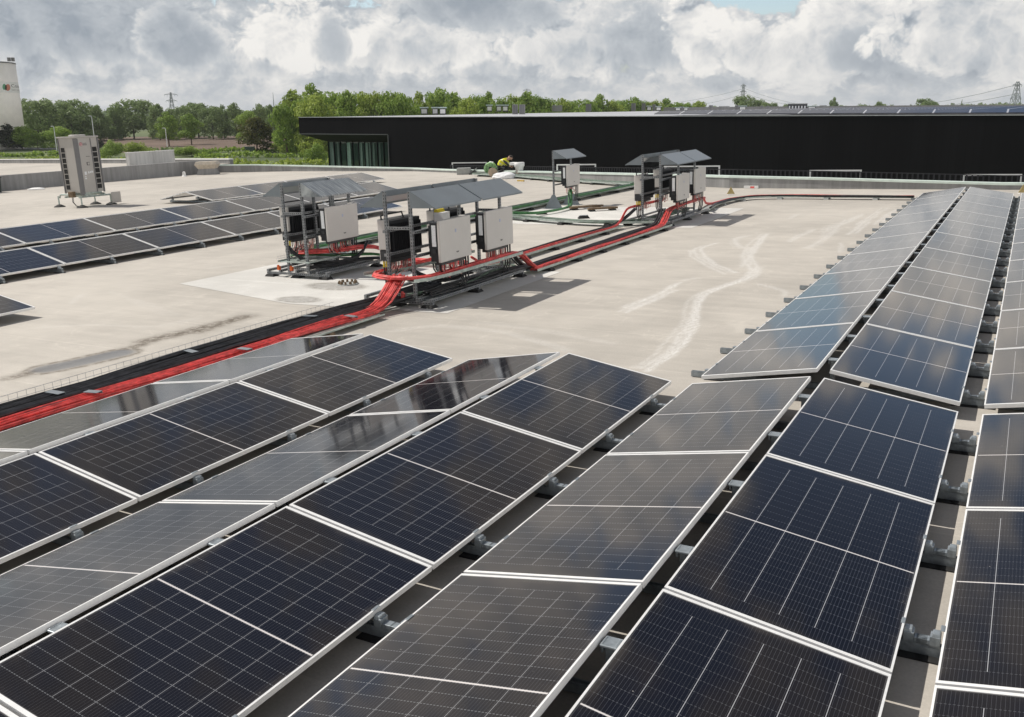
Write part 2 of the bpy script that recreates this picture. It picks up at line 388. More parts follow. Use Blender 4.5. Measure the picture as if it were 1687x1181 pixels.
def tag(o, label, cat, group=None, roof=True):
    o['label'] = label; o['category'] = cat
    if group: o['group'] = group
    if roof: ROOF.append(o)
    return o
def thing(name, label, cat, loc=(0, 0, 0), rz=0, group=None, roof=True):
    o = bpy.data.objects.new(name, None); COL.objects.link(o); o.location = loc; o.rotation_euler = (0, 0, rz); o.empty_display_size = .2
    return tag(o, label, cat, group, roof)
def struct(o, roof=True, kind='structure'):
    o['kind'] = kind
    if roof: ROOF.append(o)
    return o
def copy_tree(o, parent=None):
    c = o.copy(); COL.objects.link(c)
    if parent: c.parent = parent
    for ch in list(o.children): copy_tree(ch, c)
    return c
ORD = 'first second third fourth fifth sixth seventh eighth ninth tenth eleventh twelfth thirteenth fourteenth fifteenth sixteenth seventeenth eighteenth nineteenth twentieth'.split()

# ------------------------------------------------------------------ roof
def polyline_dist(X, Y, pts):
    best = np.full(X.shape, 1e9)
    for (ax, ay), (bx, by) in zip(pts[:-1], pts[1:]):
        dx, dy = bx - ax, by - ay; t = np.clip(((X - ax) * dx + (Y - ay) * dy) / (dx * dx + dy * dy + 1e-9), 0, 1)
        best = np.minimum(best, np.hypot(X - ax - t * dx, Y - ay - t * dy))
    return best
PAR = [(-47.0, 43.97, .82), (-46.2, 43.97, .5), (-43.3, 44.6, .46), (-40.6, 44.95, .37), (-36.4, 44.66, .29), (-30.8, 44.2, .18), (-28.0, 43.0, .17), (-10.5, 33.85, .43), (-9.5, 33.43, .43), (-6.3, 33.2, .37), (-.74, 33.1, .21), (8, 33.0, .2), (20, 33, .2)]
def build_roof():
    x0, x1, y0, y1, st = -14.5, 0.3, 4.0, 31.0, .04
    nx, ny = int(round((x1 - x0) / st)) + 1, int(round((y1 - y0) / st)) + 1
    xs, ys = np.linspace(x0, x1, nx), np.linspace(y0, y1, ny); X, Y = np.meshgrid(xs, ys)
    V = [(float(a), float(b), 0.) for a, b in zip(X.ravel(), Y.ravel())]
    F = [(j * nx + i, j * nx + i + 1, (j + 1) * nx + i + 1, (j + 1) * nx + i) for j in range(ny - 1) for i in range(nx - 1)]
    def px(*p): return [tuple(roof_at(*q))[:2] for q in p]
    rng = np.random.default_rng(3)
    scuff = np.zeros(X.shape)
    lines = [(px((1262, 385), (1243, 405), (1236, 420), (1232, 432), (1241, 444), (1225, 460), (1195, 470), (1160, 483), (1143, 496), (1138, 515), (1130, 535), (1112, 560), (1088, 585), (1050, 608)), .10, .95),
             (px((1235, 408), (1228, 425), (1222, 440)), .12, .6), (px((1245, 440), (1238, 455), (1210, 466)), .1, .8),
             (px((1180, 400), (1155, 406), (1142, 412), (1150, 422), (1170, 436), (1202, 450)), .09, .75),
             (px((1120, 466), (1100, 480), (1070, 492), (1035, 506)), .14, .85), (px((1112, 478), (1060, 500), (1030, 512)), .08, .7), (px((1125, 462), (1135, 458), (1150, 458)), .06, .4),
             (px((1232, 388), (1210, 393), (1212, 400), (1222, 408)), .07, .6), (px((1340, 378), (1322, 386), (1300, 398)), .09, .5), (px((1390, 362), (1370, 385), (1345, 402), (1330, 408)), .09, .5),
             (px((1420, 352), (1395, 365), (1365, 376), (1360, 385)), .09, .5), (px((1462, 342), (1430, 365), (1402, 385)), .12, .6), (px((1475, 345), (1445, 368)), .1, .5), (px((1385, 400), (1388, 415)), .05, .5),
             (px((1250, 468), (1280, 475), (1298, 482), (1290, 488)), .035, .45), (px((1300, 360), (1310, 352), (1390, 355)), .07, .35), (px((1160, 620), (1230, 570), (1300, 515)), .05, .3),
             (px((640, 545), (720, 535), (830, 545), (940, 575)), .05, .35), (px((780, 530), (900, 545), (1010, 565)), .04, .25), (px((20, 520), (60, 490), (140, 460), (260, 440), (330, 425)), .06, .3),
             (px((120, 500), (150, 470), (260, 450), (380, 438)), .05, .28), (px((60, 540), (150, 535), (260, 540), (330, 525)), .05, .22), (px((180, 480), (230, 500), (290, 520)), .05, .2)]
    for pts, wd, a in lines:                               # every scuff is a sheaf of thin strokes
        P0 = np.array(pts); seg = np.r_[0, np.cumsum(np.hypot(*np.diff(P0, axis=0).T))]; tt = np.linspace(0, seg[-1], max(4, int(seg[-1] / .12)))
        P = np.c_[np.interp(tt, seg, P0[:, 0]), np.interp(tt, seg, P0[:, 1])]
        for _ in range(3): P[1:-1] = (P[:-2] + 2 * P[1:-1] + P[2:]) / 4
        for k in range(7):
            f0, f1 = sorted(rng.uniform(0, 1, 2)) if k > 1 else (0, 1); f1 = min(1, f1 + .25); i0, i1 = int(f0 * (len(P) - 2)), max(int(f1 * len(P)), int(f0 * (len(P) - 2)) + 3)
            off = np.cumsum(rng.normal(0, .018, (len(P), 2)), axis=0) * .6 + rng.normal(0, wd * (.5 if k else .15), 2)
            Q = (P + off)[i0:i1]
            if len(Q) < 2: continue
            m = (X > Q[:, 0].min() - .25) & (X < Q[:, 0].max() + .25) & (Y > Q[:, 1].min() - .25) & (Y < Q[:, 1].max() + .25)
            if not m.any(): continue
            w = rng.uniform(.020, .042) * (1 + wd * 2.5 * (k == 0)); val = a * rng.uniform(.35, .95) * (.9 if k else .75) * np.exp(-(polyline_dist(X[m], Y[m], [tuple(q) for q in Q]) / w) ** 2)
            scuff[m] = np.maximum(scuff[m], val)
    silt = .85 * np.exp(-(polyline_dist(X, Y, px((20, 622), (80, 606), (210, 575), (255, 560), (300, 550), (345, 540), (405, 522))) / .13) ** 2)
    silt = np.maximum(silt, .9 * np.exp(-(polyline_dist(X, Y, px((240, 562), (300, 548), (330, 545))) / .18) ** 2))
    silt = np.maximum(silt, .9 * np.exp(-(polyline_dist(X, Y, px((318, 543), (370, 531), (402, 522))) / .17) ** 2))
    pool = px((80, 607), (130, 597), (195, 582)); pd = polyline_dist(X, Y, pool)
    wet = np.clip((.24 - pd) / .10, 0, 1); silt = np.maximum(silt, .8 * np.exp(-((pd - .25) / .05) ** 2))
    for (a, b, r) in ((-10.15, 11.0, .3), (-10.4, 12.2, .5)):
        pass
    me = bpy.data.meshes.new('roof'); 
    extra = []
    def quad(a): 
        b = len(V); V.extend([(p[0], p[1], 0.) for p in a]); F.append(tuple(range(b, b + len(a))))
    quad([(-47, -8), (x0, -8), (x0, y0), (-47, y0)]); quad([(x0, -8), (x1, -8), (x1, y0), (x0, y0)]); quad([(x1, -8), (20, -8), (20, y1), (x1, y1)]); quad([(-47, y0), (x0, y0), (x0, y1), (-47, y1)])
    for (a, b) in zip(PAR[:-1], PAR[1:]): quad([(a[0], y1), (b[0], y1), (b[0], b[1]), (a[0], a[1])])
    me.from_pydata(V, [], F); me.materials.append(M['roof'])
    for nm, arr in (('scuff', scuff), ('silt', silt), ('wet', wet)):
        at = me.attributes.new(nm, 'FLOAT', 'POINT'); d = np.zeros(len(V), dtype=np.float32); d[:arr.size] = arr.ravel(); at.data.foreach_set('value', d)
    o = bpy.data.objects.new('roof', me); COL.objects.link(o); struct(o)
build_roof()
def sheet(name, pts, z, mat, stains=()):
    bm = bmesh.new(); f = bm.faces.new([bm.verts.new((p[0], p[1], z)) for p in pts]); 
    bmesh.ops.triangulate(bm, faces=bm.faces[:])
    for _ in range(6 if stains else 0): bmesh.ops.subdivide_edges(bm, edges=bm.edges[:], cuts=1, use_grid_fill=True)
    me = bpy.data.meshes.new(name); bm.to_mesh(me); bm.free(); me.materials.append(M[mat])
    if stains:
        co_ = np.zeros(len(me.vertices) * 3); me.vertices.foreach_get('co', co_); co_ = co_.reshape(-1, 3)
        silt = np.zeros(len(co_), dtype=np.float32); wet = np.zeros(len(co_), dtype=np.float32)
        for (a, b, ra, rb) in stains:
            q = np.hypot((co_[:, 0] - a) / ra, (co_[:, 1] - b) / rb)
            silt = np.maximum(silt, .62 * np.exp(-((q - .95) / .22) ** 2)); silt = np.maximum(silt, .34 * (q < 1)); wet = np.maximum(wet, .22 * (q < .9))
        for nm, arr in (('silt', silt), ('wet', wet)):
            at = me.attributes.new(nm, 'FLOAT', 'POINT'); at.data.foreach_set('value', arr.astype(np.float32))
    o = bpy.data.objects.new(name, me); COL.objects.link(o); return struct(o)
sheet('roof_patch', [(-13.55, 11.75), (-10.2, 10.92), (-7.3, 11.12), (-7.3, 14.95), (-13.4, 14.9)], .004, 'patch', [(-10.25, 11.25, .38, .22), (-10.45, 12.45, .55, .3)])
sheet('roof_patch', [(-13.4, 21.7), (-7.05, 21.7), (-7.05, 26.4), (-13.4, 26.4)], .004, 'patch')

def parapet_run(name, label, pts, thick, cap=None, low=-1.2, cat='parapet wall'):
    """pts: (x, y, top z); the outer face lies to the left of the direction of travel"""
    t = thing(name, label, cat, (pts[0][0], pts[0][1], 0)); off = Vector((pts[0][0], pts[0][1], 0))
    P = [Vector((p[0], p[1], 0)) for p in pts]; nr = []
    for i in range(len(P)):
        d = (P[min(i + 1, len(P) - 1)] - P[max(i - 1, 0)]).normalized(); nr.append(Vector((-d.y, d.x, 0)))
    b = MB(); c = MB()
    for i in range(len(P) - 1):
        z0, z1 = pts[i][2], pts[i + 1][2]; a0, a1 = P[i] - off, P[i + 1] - off; o0, o1 = a0 + nr[i] * thick, a1 + nr[i + 1] * thick
        up = Vector((0, 0, 1))
        b.hexa([a0 + up * low, a1 + up * low, o1 + up * low, o0 + up * low, a0 + up * z0, a1 + up * z1, o1 + up * z1, o0 + up * z0])
        if cap:
            e0, e1 = a0 - nr[i] * .03, a1 - nr[i + 1] * .03; g0, g1 = o0 + nr[i] * .03, o1 + nr[i + 1] * .03
            c.hexa([e0 + up * (z0 + .002), e1 + up * (z1 + .002), g1 + up * (z1 + .002), g0 + up * (z0 + .002), e0 + up * (z0 + .07), e1 + up * (z1 + .07), g1 + up * (z1 + .07), g0 + up * (z0 + .07)])
    b.build('wall', 'parapet', t)
    if cap: c.build('cap', cap, t)
    return t
parapet_run('parapet_wall', 'long low grey parapet with pale green metal cap before the black hall', [(p[0], p[1], p[2] - .07) for p in PAR[1:]], .3, 'cap')
parapet_run('parapet_wall', 'stained grey concrete wall with flat top behind the outdoor unit', [(-47, 12, .78), (-47, 33.4, .79), (-46.7, 37.9, .81), (-46.4, 41.2, .83), (-46.25, 43.9, .82)], .35)
# neighbouring roof beyond the concrete wall
b = MB(); b.poly([(-47.4, 8, .45), (-47.2, 46.5, .45), (-61, 48.8, .45), (-81, 52, .45), (-125, 58, .45), (-125, 8, .45)]); struct(b.build('neighbouring_roof', 'roof'))
parapet_run('parapet_wall', 'pale low edge wall at far side of the neighbouring roof', [(-125, 58, .75), (-81, 52, .75), (-61, 48.8, .72), (-47.3, 46.5, .7)], .3, 'white')
t = thing('white_wall_panel', 'plain white upright wall block behind the concrete wall', 'wall block', (-49, 41.5, .45))
b = MB(); b.box((0, 0, .52), (.3, 3.55, 1.04)); b.build('block', 'white_wall', t)
b = MB(); b.box((0, 0, 1.06), (.36, 3.6, .035)); b.build('coping', 'white', t)

# rail hoops and comb guard along the far parapet
for i, (xa, xb, v, z, lab) in enumerate([(-28.0, -25.83, 44.0, .42, 'leftmost pale rail hoop on the parapet, left of the worker'), (-18.87, -16.98, 38.5, .57, 'pale rail hoop above the parapet behind the lone single inverter'),
                       (-12.9, -10.63, 36.0, .60, 'pale rail hoop behind the distant inverter rack'), (-6.88, -5.17, 34.5, .50, 'pale rail hoop right of the distant inverter rack'), (-1.92, -.25, 34.5, .335, 'rightmost pale rail hoop above the far end of the long rows')]):
    t = thing('rail_hoop', lab, 'rail', ((xa + xb) / 2, v, 0), 0, 'rail hoops along the far parapet'); w = (xb - xa) / 2
    b = MB(); b.beam((-w, 0, -.4), (-w, 0, z), .05, .05); b.build('upright', 'white', t)
    b = MB(); b.beam((w, 0, -.4), (w, 0, z), .05, .05); b.build('upright', 'white', t)
    b = MB(); b.beam((-w - .025, 0, z + .027), (w + .025, 0, z + .027), .05, .05); b.build('top_rail', 'white', t)
b = MB()
for (p, q) in zip(PAR[6:-1], PAR[7:]):
    n = int(math.hypot(q[0] - p[0], q[1] - p[1]) / .16)
    for k in range(n):
        f = (k + .5) / n; x, y, z = [p[j] + (q[j] - p[j]) * f for j in range(3)]
        b.box((x, y + .75, z + .0), (.05, .03, .36))
    b.beam((p[0], p[1] + .78, p[2] + .17), (q[0], q[1] + .78, q[2] + .17), .03, .03)
tag(b.build('comb_guard', 'trousers'), 'dark comb of short upright bars just behind the far parapet', 'guard rail')

# ------------------------------------------------------------------ solar panels
def panel_meshes(pw, pl, key):
    d = .036; li, le = .011, .023; s, e = .0, .0
    b = MB()
    hx, hy = pw / 2, pl / 2
    b.box((-hx + li / 2, 0, -d / 2), (li, pl, d)); b.box((hx - li / 2, 0, -d / 2), (li, pl, d))
    b.box((0, -hy + le / 2, -d / 2), (pw - 2 * li, le, d)); b.box((0, hy - le / 2, -d / 2), (pw - 2 * li, le, d))
    fr = b.build('frame', 'frame'); g = MB()
    x0, x1, y0, y1 = -hx + li, hx - li, -hy + le, hy - le; z = -.003; zb = -.010
    g.hexa([(x0, y0, zb), (x1, y0, zb), (x1, y1, zb), (x0, y1, zb), (x0, y0, z), (x1, y0, z), (x1, y1, z), (x0, y1, z)], 0,
           [[(0, 0)] * 4, [(0, 0), (pw - 2 * li, 0), (pw - 2 * li, pl - 2 * le), (0, pl - 2 * le)]] + [[(0, 0)] * 4] * 4)
    gl = g.build('glass_pane', glass_mat('solar_cells_' + key, pw - 2 * li, pl - 2 * le, *((.62, .13) if key in ('bright', 'glint_far') else (.36, .30))))  # right-hand rows: sun glint painted into the colour as paler column lines
    a, c = fr.data, gl.data
    for o in (fr, gl): bpy.data.objects.remove(o)
    return a, c
PW, PP = 1.134, 2.1399
MESH = {}
def panel(key, pw, pl, loc, tilt, label, group):
    if key not in MESH: MESH[key] = panel_meshes(pw, pl, key)
    t = thing('solar_panel', label, 'solar panel', loc, 0, group); t.rotation_euler = (0, tilt, 0)
    for nm, me in zip(('frame', 'glass_pane'), MESH[key]):
        o = bpy.data.objects.new(nm, me); COL.objects.link(o); o.parent = t
def slope(key, pw, pitch, ridge, side, zl, sl, v0, n, dirn, phrase, ends, gapv=.02):
    """a row of n panels on one slope; side +1 falls towards +x.  v0 = end of the first panel, dirn = which way the row runs"""
    w = pw * math.cos(sl); cx = ridge + side * w / 2; cz = zl + pw * math.sin(sl) / 2
    for k in range(n):
        cy = v0 + dirn * (k * pitch + pitch / 2 - gapv / 2 * 0)
        jit = random.uniform(-.0016, .0016)
        panel(key, pw, pitch - gapv, (cx, cy, cz), side * sl + jit, f'{ORD[k]} solar panel from the {ends} on {phrase}', 'solar panels: ' + phrase)
SL, ZL = R(9.48), .165
rows = [('T1', -6.7, -6.5885, 8.4035, 'row beside the red cables'), ('T2', -4.1484, -4.0403, 8.4276, 'middle foreground row'), ('T3', -1.5931, -1.4736, 8.4241, 'wide right foreground row')]
for nm, ul, ur, v, ph in rows:
    sll = R(7.7) if nm == 'T1' else SL
    slope('std', PW, PP, ul, -1, ZL + PW * (math.sin(SL) - math.sin(sll)), sll, v, 4 if nm == 'T3' else 5, -1, 'left slope of ' + ph, 'far end')
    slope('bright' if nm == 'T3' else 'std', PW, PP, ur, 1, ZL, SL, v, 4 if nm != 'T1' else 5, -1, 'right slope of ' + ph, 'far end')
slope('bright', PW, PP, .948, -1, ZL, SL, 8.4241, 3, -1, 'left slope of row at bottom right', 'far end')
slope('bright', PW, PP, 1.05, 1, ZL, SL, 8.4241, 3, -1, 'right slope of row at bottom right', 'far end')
PF = 2.118
slope('glint_far', PW, PF, -1.5931, -1, ZL, SL, 8.69, 10, 1, 'left slope of long row reaching parapet', 'near end')
slope('glint_far', PW, PF, -1.4736, 1, ZL, SL, 8.69, 10, 1, 'right slope of long row reaching parapet', 'near end')
slope('glint_far', PW, PF, .948, -1, ZL, SL, 8.69, 10, 1, 'left slope of long row at right edge', 'near end')
slope('glint_far', PW, PF, 1.05, 1, ZL, SL, 8.69, 10, 1, 'right slope of long row at right edge', 'near end')
# larger modules of the rear array on the left
def rear(key, low, ridge, zh, pitch, v0, n, ph):
    pw = math.hypot(low - ridge, zh - ZL); sl = math.atan2(zh - ZL, low - ridge)
    slope(key, pw, pitch, ridge, 1, ZL, sl, v0, n, 1, 'right slope of ' + ph, 'near end')
    slope(key, pw, pitch, ridge - .12, -1, ZL, sl, v0, n, 1, 'left slope of ' + ph, 'near end')
rear('rear_a', -17.27, -18.43, .452, 2.40, 12.12 - 3 * 2.40, 8, 'first rear row')
rear('rear_b', -21.72, -23.0, .463, 2.66, 15.58 - 1.33 - 2 * 2.66, 8, 'second rear row')
rear('rear_c', -26.8, -28.15, .458, 2.72, 25.25, 4, 'third rear row')
slope('rear_a', 1.2, 2.4, -14.55, 1, ZL, R(9.5), 8.76, 2, -1, 'lone corner row at left edge', 'far end')
slope('rear_a', 1.2, 2.4, -14.67, -1, ZL, R(9.5), 8.76, 2, -1, 'hidden slope of lone left row', 'far end')

# mounting rails under the rows
def rail(v, x0, x1, lows, ridges, label, group, stub=False):
    t = thing('mounting_rail', label, 'mounting rail', ((x0 + x1) / 2, v, 0), 0, group); ox = (x0 + x1) / 2
    b = MB(); b.beam((x0 - ox, 0, .032), (x1 - ox, 0, .032), .045, .046); b.beam((x0 - ox, -.016, .061), (x1 - ox, -.016, .061), .008, .012); b.beam((x0 - ox, .016, .061), (x1 - ox, .016, .061), .008, .012); b.build('rail', 'bracket', t)
    for lx, side in lows:                      # clamp foot gripping a low panel edge; side = towards the aisle
        b = MB(); c = lx - ox + side * .022
        b.box((c, 0, .098), (.050, .066, .050)); b.box((c - side * .004, 0, .131), (.042, .060, .016), taper=.85)
        b.box((c + side * .058, .0, .084), (.064, .050, .026))
        b.box((c - side * .030, 0, .1665), (.020, .06, .004))
        b.build('clamp_foot', 'bracket', t, bevel=.003)
        b = MB(); b.box((c - side * .02, 0, .0045), (.2, .16, .008)); b.build('rubber_pad', 'rubber', t)
    for rx, zt in ridges:                     # tall post and hook between the two high edges
        b = MB(); c = rx - ox
        b.box((c, 0, (zt - .03 + .072) / 2), (.045, .05, zt - .03 - .072)); b.box((c, 0, zt - .030), (.088, .09, .014)); b.box((c - .035, 0, zt - .045), (.012, .07, .05)); b.box((c + .035, 0, zt - .045), (.012, .07, .05))
        b.build('ridge_bracket', 'bracket', t, bevel=.004)
wp = PW * math.cos(SL); zr = ZL + PW * math.sin(SL)
def low_edges(which):
    o = []
    for nm in which:
        ul, ur = {'T1': (-6.7, -6.5885), 'T2': (-4.1484, -4.0403), 'T3': (-1.5931, -1.4736), 'T4': (.933, 1.05)}[nm]
        o += [(ul - wp, -1), (ur + wp, 1)]
    return o
for k in range(7):
    v = 7.87 - 1.07 * k
    rail(v, -7.98, 2.4, low_edges(['T1', 'T2', 'T3', 'T4']), [(-6.644, zr), (-4.094, zr), (-1.533, zr), (.99, zr)], f'{ORD[k]} grey steel mounting rail from the far end under the foreground rows', 'mounting rails under the foreground rows')
for k in range(20):
    v = 9.2 + 1.059 * k
    rail(v, -2.97, 2.4, low_edges(['T3', 'T4']), [(-1.533, zr), (.99, zr)], f'{ORD[k]} grey steel mounting rail from the near end under the long right rows', 'mounting rails under the long right rows')
for nm, low, ridge, zh, v0, n, stp in (('first rear row', -17.27, -18.43, .452, 5.6, 14, 1.27), ('second rear row', -21.72, -23.0, .463, 9.6, 14, 1.33), ('third rear row', -26.8, -28.15, .458, 25.9, 8, 1.33)):
    for k in range(n):
        rail(v0 + k * stp, 2 * ridge - low - .3, low + .12, [(low, 1), (2 * ridge - low - .12, -1)], [(ridge - .06, zh)], f'{ORD[k]} mounting rail from the near end under the {nm}', 'mounting rails under the ' + nm)

# ------------------------------------------------------------------ inverter racks
def canopy(parent, x, side, y0, y1, zr_=1.74, zl_=1.505, w=.43, mat='canopy'):
    """bent sheet: sloping top, upright back flange, triangular cheeks"""
    b = MB(); t = .006; xr, xl = x, x + side * w
    b.hexa([(xr, y0, zr_ - t), (xl, y0, zl_ - t), (xl, y1, zl_ - t), (xr, y1, zr_ - t), (xr, y0, zr_), (xl, y0, zl_), (xl, y1, zl_), (xr, y1, zr_)])
    s = side * .003
    b.box((xr - s, (y0 + y1) / 2, zr_ - .045), (.005, y1 - y0, .085))
    b.box((xl - s, (y0 + y1) / 2, zl_ - .012), (.005, y1 - y0, .022))
    for y, q in ((y0 - .003, 1), (y1 + .003, -1)):
        b.prism([(xr, y, zr_ - .002), (xl, y, zl_ - .008), (xr, y, zl_ - .015)], (0, 0, 0), (0, .004 * q, 0))
    return b.build('canopy', mat, parent)
def rack(label, x, y0, n, sides, L=1.36, base=(.95, .34), mat='canopy'):
    t = thing('inverter_rack', label, 'inverter rack', (x, y0, 0), 0, 'racks of inverters under grey canopies'); y1 = n * L
    ys = [0.0] + [k * L for k in range(1, n)] + [y1 - .03]
    if n == 1: ys = [0.0, L * .62, L - .03]
    for xs in sides:
        px = 0 if xs > 0 else -.46
        for y in ys:
            b = MB(); b.beam((px, y, .10), (px, y, 1.735 if y in (0.0, ys[-1]) else 1.70), .045, .045, up=(0, 1, 0)); b.build('post', 'strut', t)
        for z in (.77, 1.13):
            b = MB(); b.beam((px + xs * .045, -.02, z), (px + xs * .045, y1, z), .041, .041); b.build('crossbar', 'strut', t)
        for k in range(n):
            canopy(t, px + xs * .026, xs, k * L - .02 + (.022 if k else 0), (k + 1) * L - .02 - (.022 if k < n - 1 else 0), mat=mat if xs > 0 else 'canopy')
    if len(sides) == 2:
        for y in (ys[0] - .0245, ys[-1] + .0245):
            for z in (1.19, .17):
                b = MB(); b.beam((-.46, y, z), (0, y, z), .004, .045); b.build('crossbar', 'strut', t)
    xl, xr = -base[0], base[1]
    for px in (xl + .03, xl + .33, -.25, 0.06, xr - .25, xr - .03):
        b = MB(); b.beam((px, -.06, .115), (px, y1 + .25, .115), .045, .045); b.build('base_rail', 'strut', t)
    for y in [0.0, y1 + .17] + ([L] if n > 1 else []):
        b = MB(); b.beam((xl, y - .03, .0695), (xr, y - .03, .0695), .045, .041); b.build('base_rail', 'strut', t)
        for px in (xl + .1, (xl + xr) / 2, xr - .08):
            b = MB(); b.box((px, y - .03, .0275), (.22, .17, .043), taper=.72); b.build('rubber_foot', 'rubber', t)
    b = MB(); b.poly([(xr - .24, .05, .095), (xr - .04, .05, .095), (xr - .04, y1 * .6, .095), (xr - .24, y1 * .6, .095)]); b.box((xr - .14, y1 * .45, .093), (.19, y1 * .8, .004)); b.build('ballast_tray', 'galv', t)
    return t
RA = rack('left single-bay rack with streaked canopy and two inverters', -11.54, 13.0, 1, (1, -1), 1.37, mat='canopy_streaked') if False else None
def streaked():
    n = NT('canopy_sheet_streaked'); o = n.tc(); f = n.noise(n.map(o, (.6, 9, 1)), 3, 6, .7, .6)
    return n.set(n.mix(n.rng(f, .40, .68, 0, 1), (.18, .20, .218), (.46, .49, .50)), .32, .3)
M['canopy_streaked'] = streaked()
rack('left single-bay rack with streaked grey canopy, left of the double rack', -11.54, 13.0, 1, (1, -1), 1.37, (.98, .5), 'canopy_streaked')
rack('large central double-bay rack ringed by red cables', -8.05, 11.42, 2, (1, -1))
rack('distant double-bay rack in front of the black hall', -7.97, 22.0, 2, (1, -1))
t = thing('inverter_rack', 'small lone rack with one canopy and triangular foot plates', 'inverter rack', (-12.68, 25.6, 0), 0, 'racks of inverters under grey canopies')
for y in (0, 1.25):
    b = MB(); b.beam((0, y, .03), (0, y, 1.735), .045, .045, up=(0, 1, 0)); b.build('post', 'strut', t)
    b = MB()
    b.prism([(-.30, y - .03, .012), (.30, y - .03, .012), (.05, y - .03, .42), (-.05, y - .03, .42)], (0, 0, 0), (0, .006, 0)); b.box((0, y, .006), (.62, .35, .01))
    b.build('foot_plate', 'canopy', t)
for z in (.72, 1.12):
    b = MB(); b.beam((.045, -.02, z), (.045, 1.3, z), .041, .041); b.build('crossbar', 'strut', t)
canopy(t, .026, 1, -.03, 1.42)

def inverter(label, x, y, face, n_wires=12, seed=0, zb=.66, group='string inverters on the racks'):
    """face +1: front looks towards +x.  Origin at the middle of the cover's foot."""
    rnd = random.Random(seed); W_, H_, D_ = .89, .63, .05
    t = thing('inverter', label, 'inverter', (x, y, zb), 0 if face > 0 else math.pi, group)
    b = MB(); b.box((-D_ / 2, 0, H_ / 2), (D_, W_, H_)); b.build('cover', 'cover', t, bevel=.012)
    b = MB(); b.box((-.05 - .075, 0, H_ / 2 - .01), (.148, W_ - .05, H_ - .04)); 
    for k in range(16): b.box((-.05 - .175, -W_ / 2 + .07 + k * .05, H_ / 2), (.05, .012, H_ - .16))
    b.build('heat_sink', 'heat', t, bevel=.006)
    b = MB(); b.box((-.115, 0, -.028), (.10, W_ - .22, .05)); b.build('connector_strip', 'dark', t)
    b = MB(); b.box((-.125, -W_ / 2 + .022, .40), (.07, .008, .32)); b.build('label_plate', 'sticker', t)
    b = MB(); b.box((-.125, -W_ / 2 + .020, .17), (.06, .02, .06)); b.build('switch', 'dark', t)
    b = MB(); b.box((-.112, W_ / 2 + .004, H_ - .235), (.19, .055, .46)); b.build('side_cover', 'cover', t, bevel=.01)
    b = MB(); b.box((-.115, W_ / 2 - .01, .075), (.16, .075, .16)); b.build('terminal_box', 'dark', t)
    b = MB(); b.tube([(-.06, W_ / 2 - .03, H_ - .02), (-.06, W_ / 2 - .02, H_ + .05), (-.08, W_ / 2 - .08, H_ + .068), (-.08, -.1, H_ + .068), (-.08, -.14, H_ - .02)], .014, 6); b.build('handle', 'dark', t, True) if face < 0 else None
    b = MB(); b.box((.0015, 0.0, .44), (.003, .035, .05)); b.build('logo', 'blue', t)
    b = MB(); b.box((.0015, .03, .115), (.003, .07, .010)); b.box((.0015, .03, .103), (.003, .05, .006)); b.build('nameplate', 'dark', t)
    # string cables hanging in loops from the connectors
    for nm, mt, cnt in (('string_cables', 'red', n_wires // 2), ('string_cables', 'black', n_wires * 2 // 3), ('string_cables', 'pink', n_wires * 3 // 4)):
        b = MB()
        for k in range(cnt):
            yy = rnd.uniform(-W_ / 2 + .14, W_ / 2 - .14); xx = rnd.uniform(-.15, -.08); dz = rnd.uniform(.15, .23)
            b.tube([(xx, yy, -.05), (xx, yy, -.05 - dz * .4), (xx + rnd.uniform(-.03, .03), yy + rnd.uniform(.02, .07), -.05 - dz * .85), (xx + rnd.uniform(-.05, .05), yy + rnd.uniform(.08, .18), -.05 - dz)], .0058, 5)
        b.build(nm, mt, t, True)
    c = MB()
    for k in range(3):
        yy = W_ / 2 - .03 + k * .018; c.tube([(-.15 + k * .035, yy, 0), (-.15 + k * .035, yy, -.16), (-.15 + k * .035, yy - .02, -.36), (-.14 + k * .03, yy - .16, -.5)], .014, 6)
    cab = c.build('power_cable', 'black', t, True)
    y_ = MB()
    for k in range(3 if face < 0 else 0): y_.tube([(-.15 + k * .035, W_ / 2 - .03 + k * .018, -.02), (-.15 + k * .035, W_ / 2 - .03 + k * .018, -.11)], .0165, 6)
    y_.build('yellow_tag', 'yellow', cab) if face < 0 else None
xf = .40
inverter('light grey inverter front on the near bay of the central rack', -8.05 + xf, 12.02, 1, 26, 1)
inverter('light grey inverter front on the far bay of the central rack', -8.05 + xf, 13.40, 1, 26, 2)
inverter('inverter seen from its black back, near bay of the central rack', -8.51 - xf + .1, 12.04, -1, 26, 3)
inverter('black-backed inverter half hidden in far bay of the central rack', -8.51 - xf + .1, 13.40, -1, 20, 4)
inverter('light grey inverter front on the left single-bay rack', -11.54 + xf, 13.62, 1, 26, 5)
inverter('inverter seen from its black back on the left single-bay rack', -12.0 - xf + .1, 13.66, -1, 26, 6)
inverter('light grey inverter front on the near bay of the distant rack', -7.97 + xf, 22.62, 1, 16, 7, .60)
inverter('light grey inverter front on the far bay of the distant rack', -7.97 + xf, 23.98, 1, 16, 8)
inverter('black-backed inverter with yellow tags, near bay of the distant rack', -8.43 - xf + .1, 22.62, -1, 16, 9, .60)
inverter('black-backed inverter in the far bay of the distant rack', -8.43 - xf + .1, 24.0, -1, 16, 10)
inverter('single light grey inverter on the small lone rack', -12.68 + xf, 26.2, 1, 10, 11)

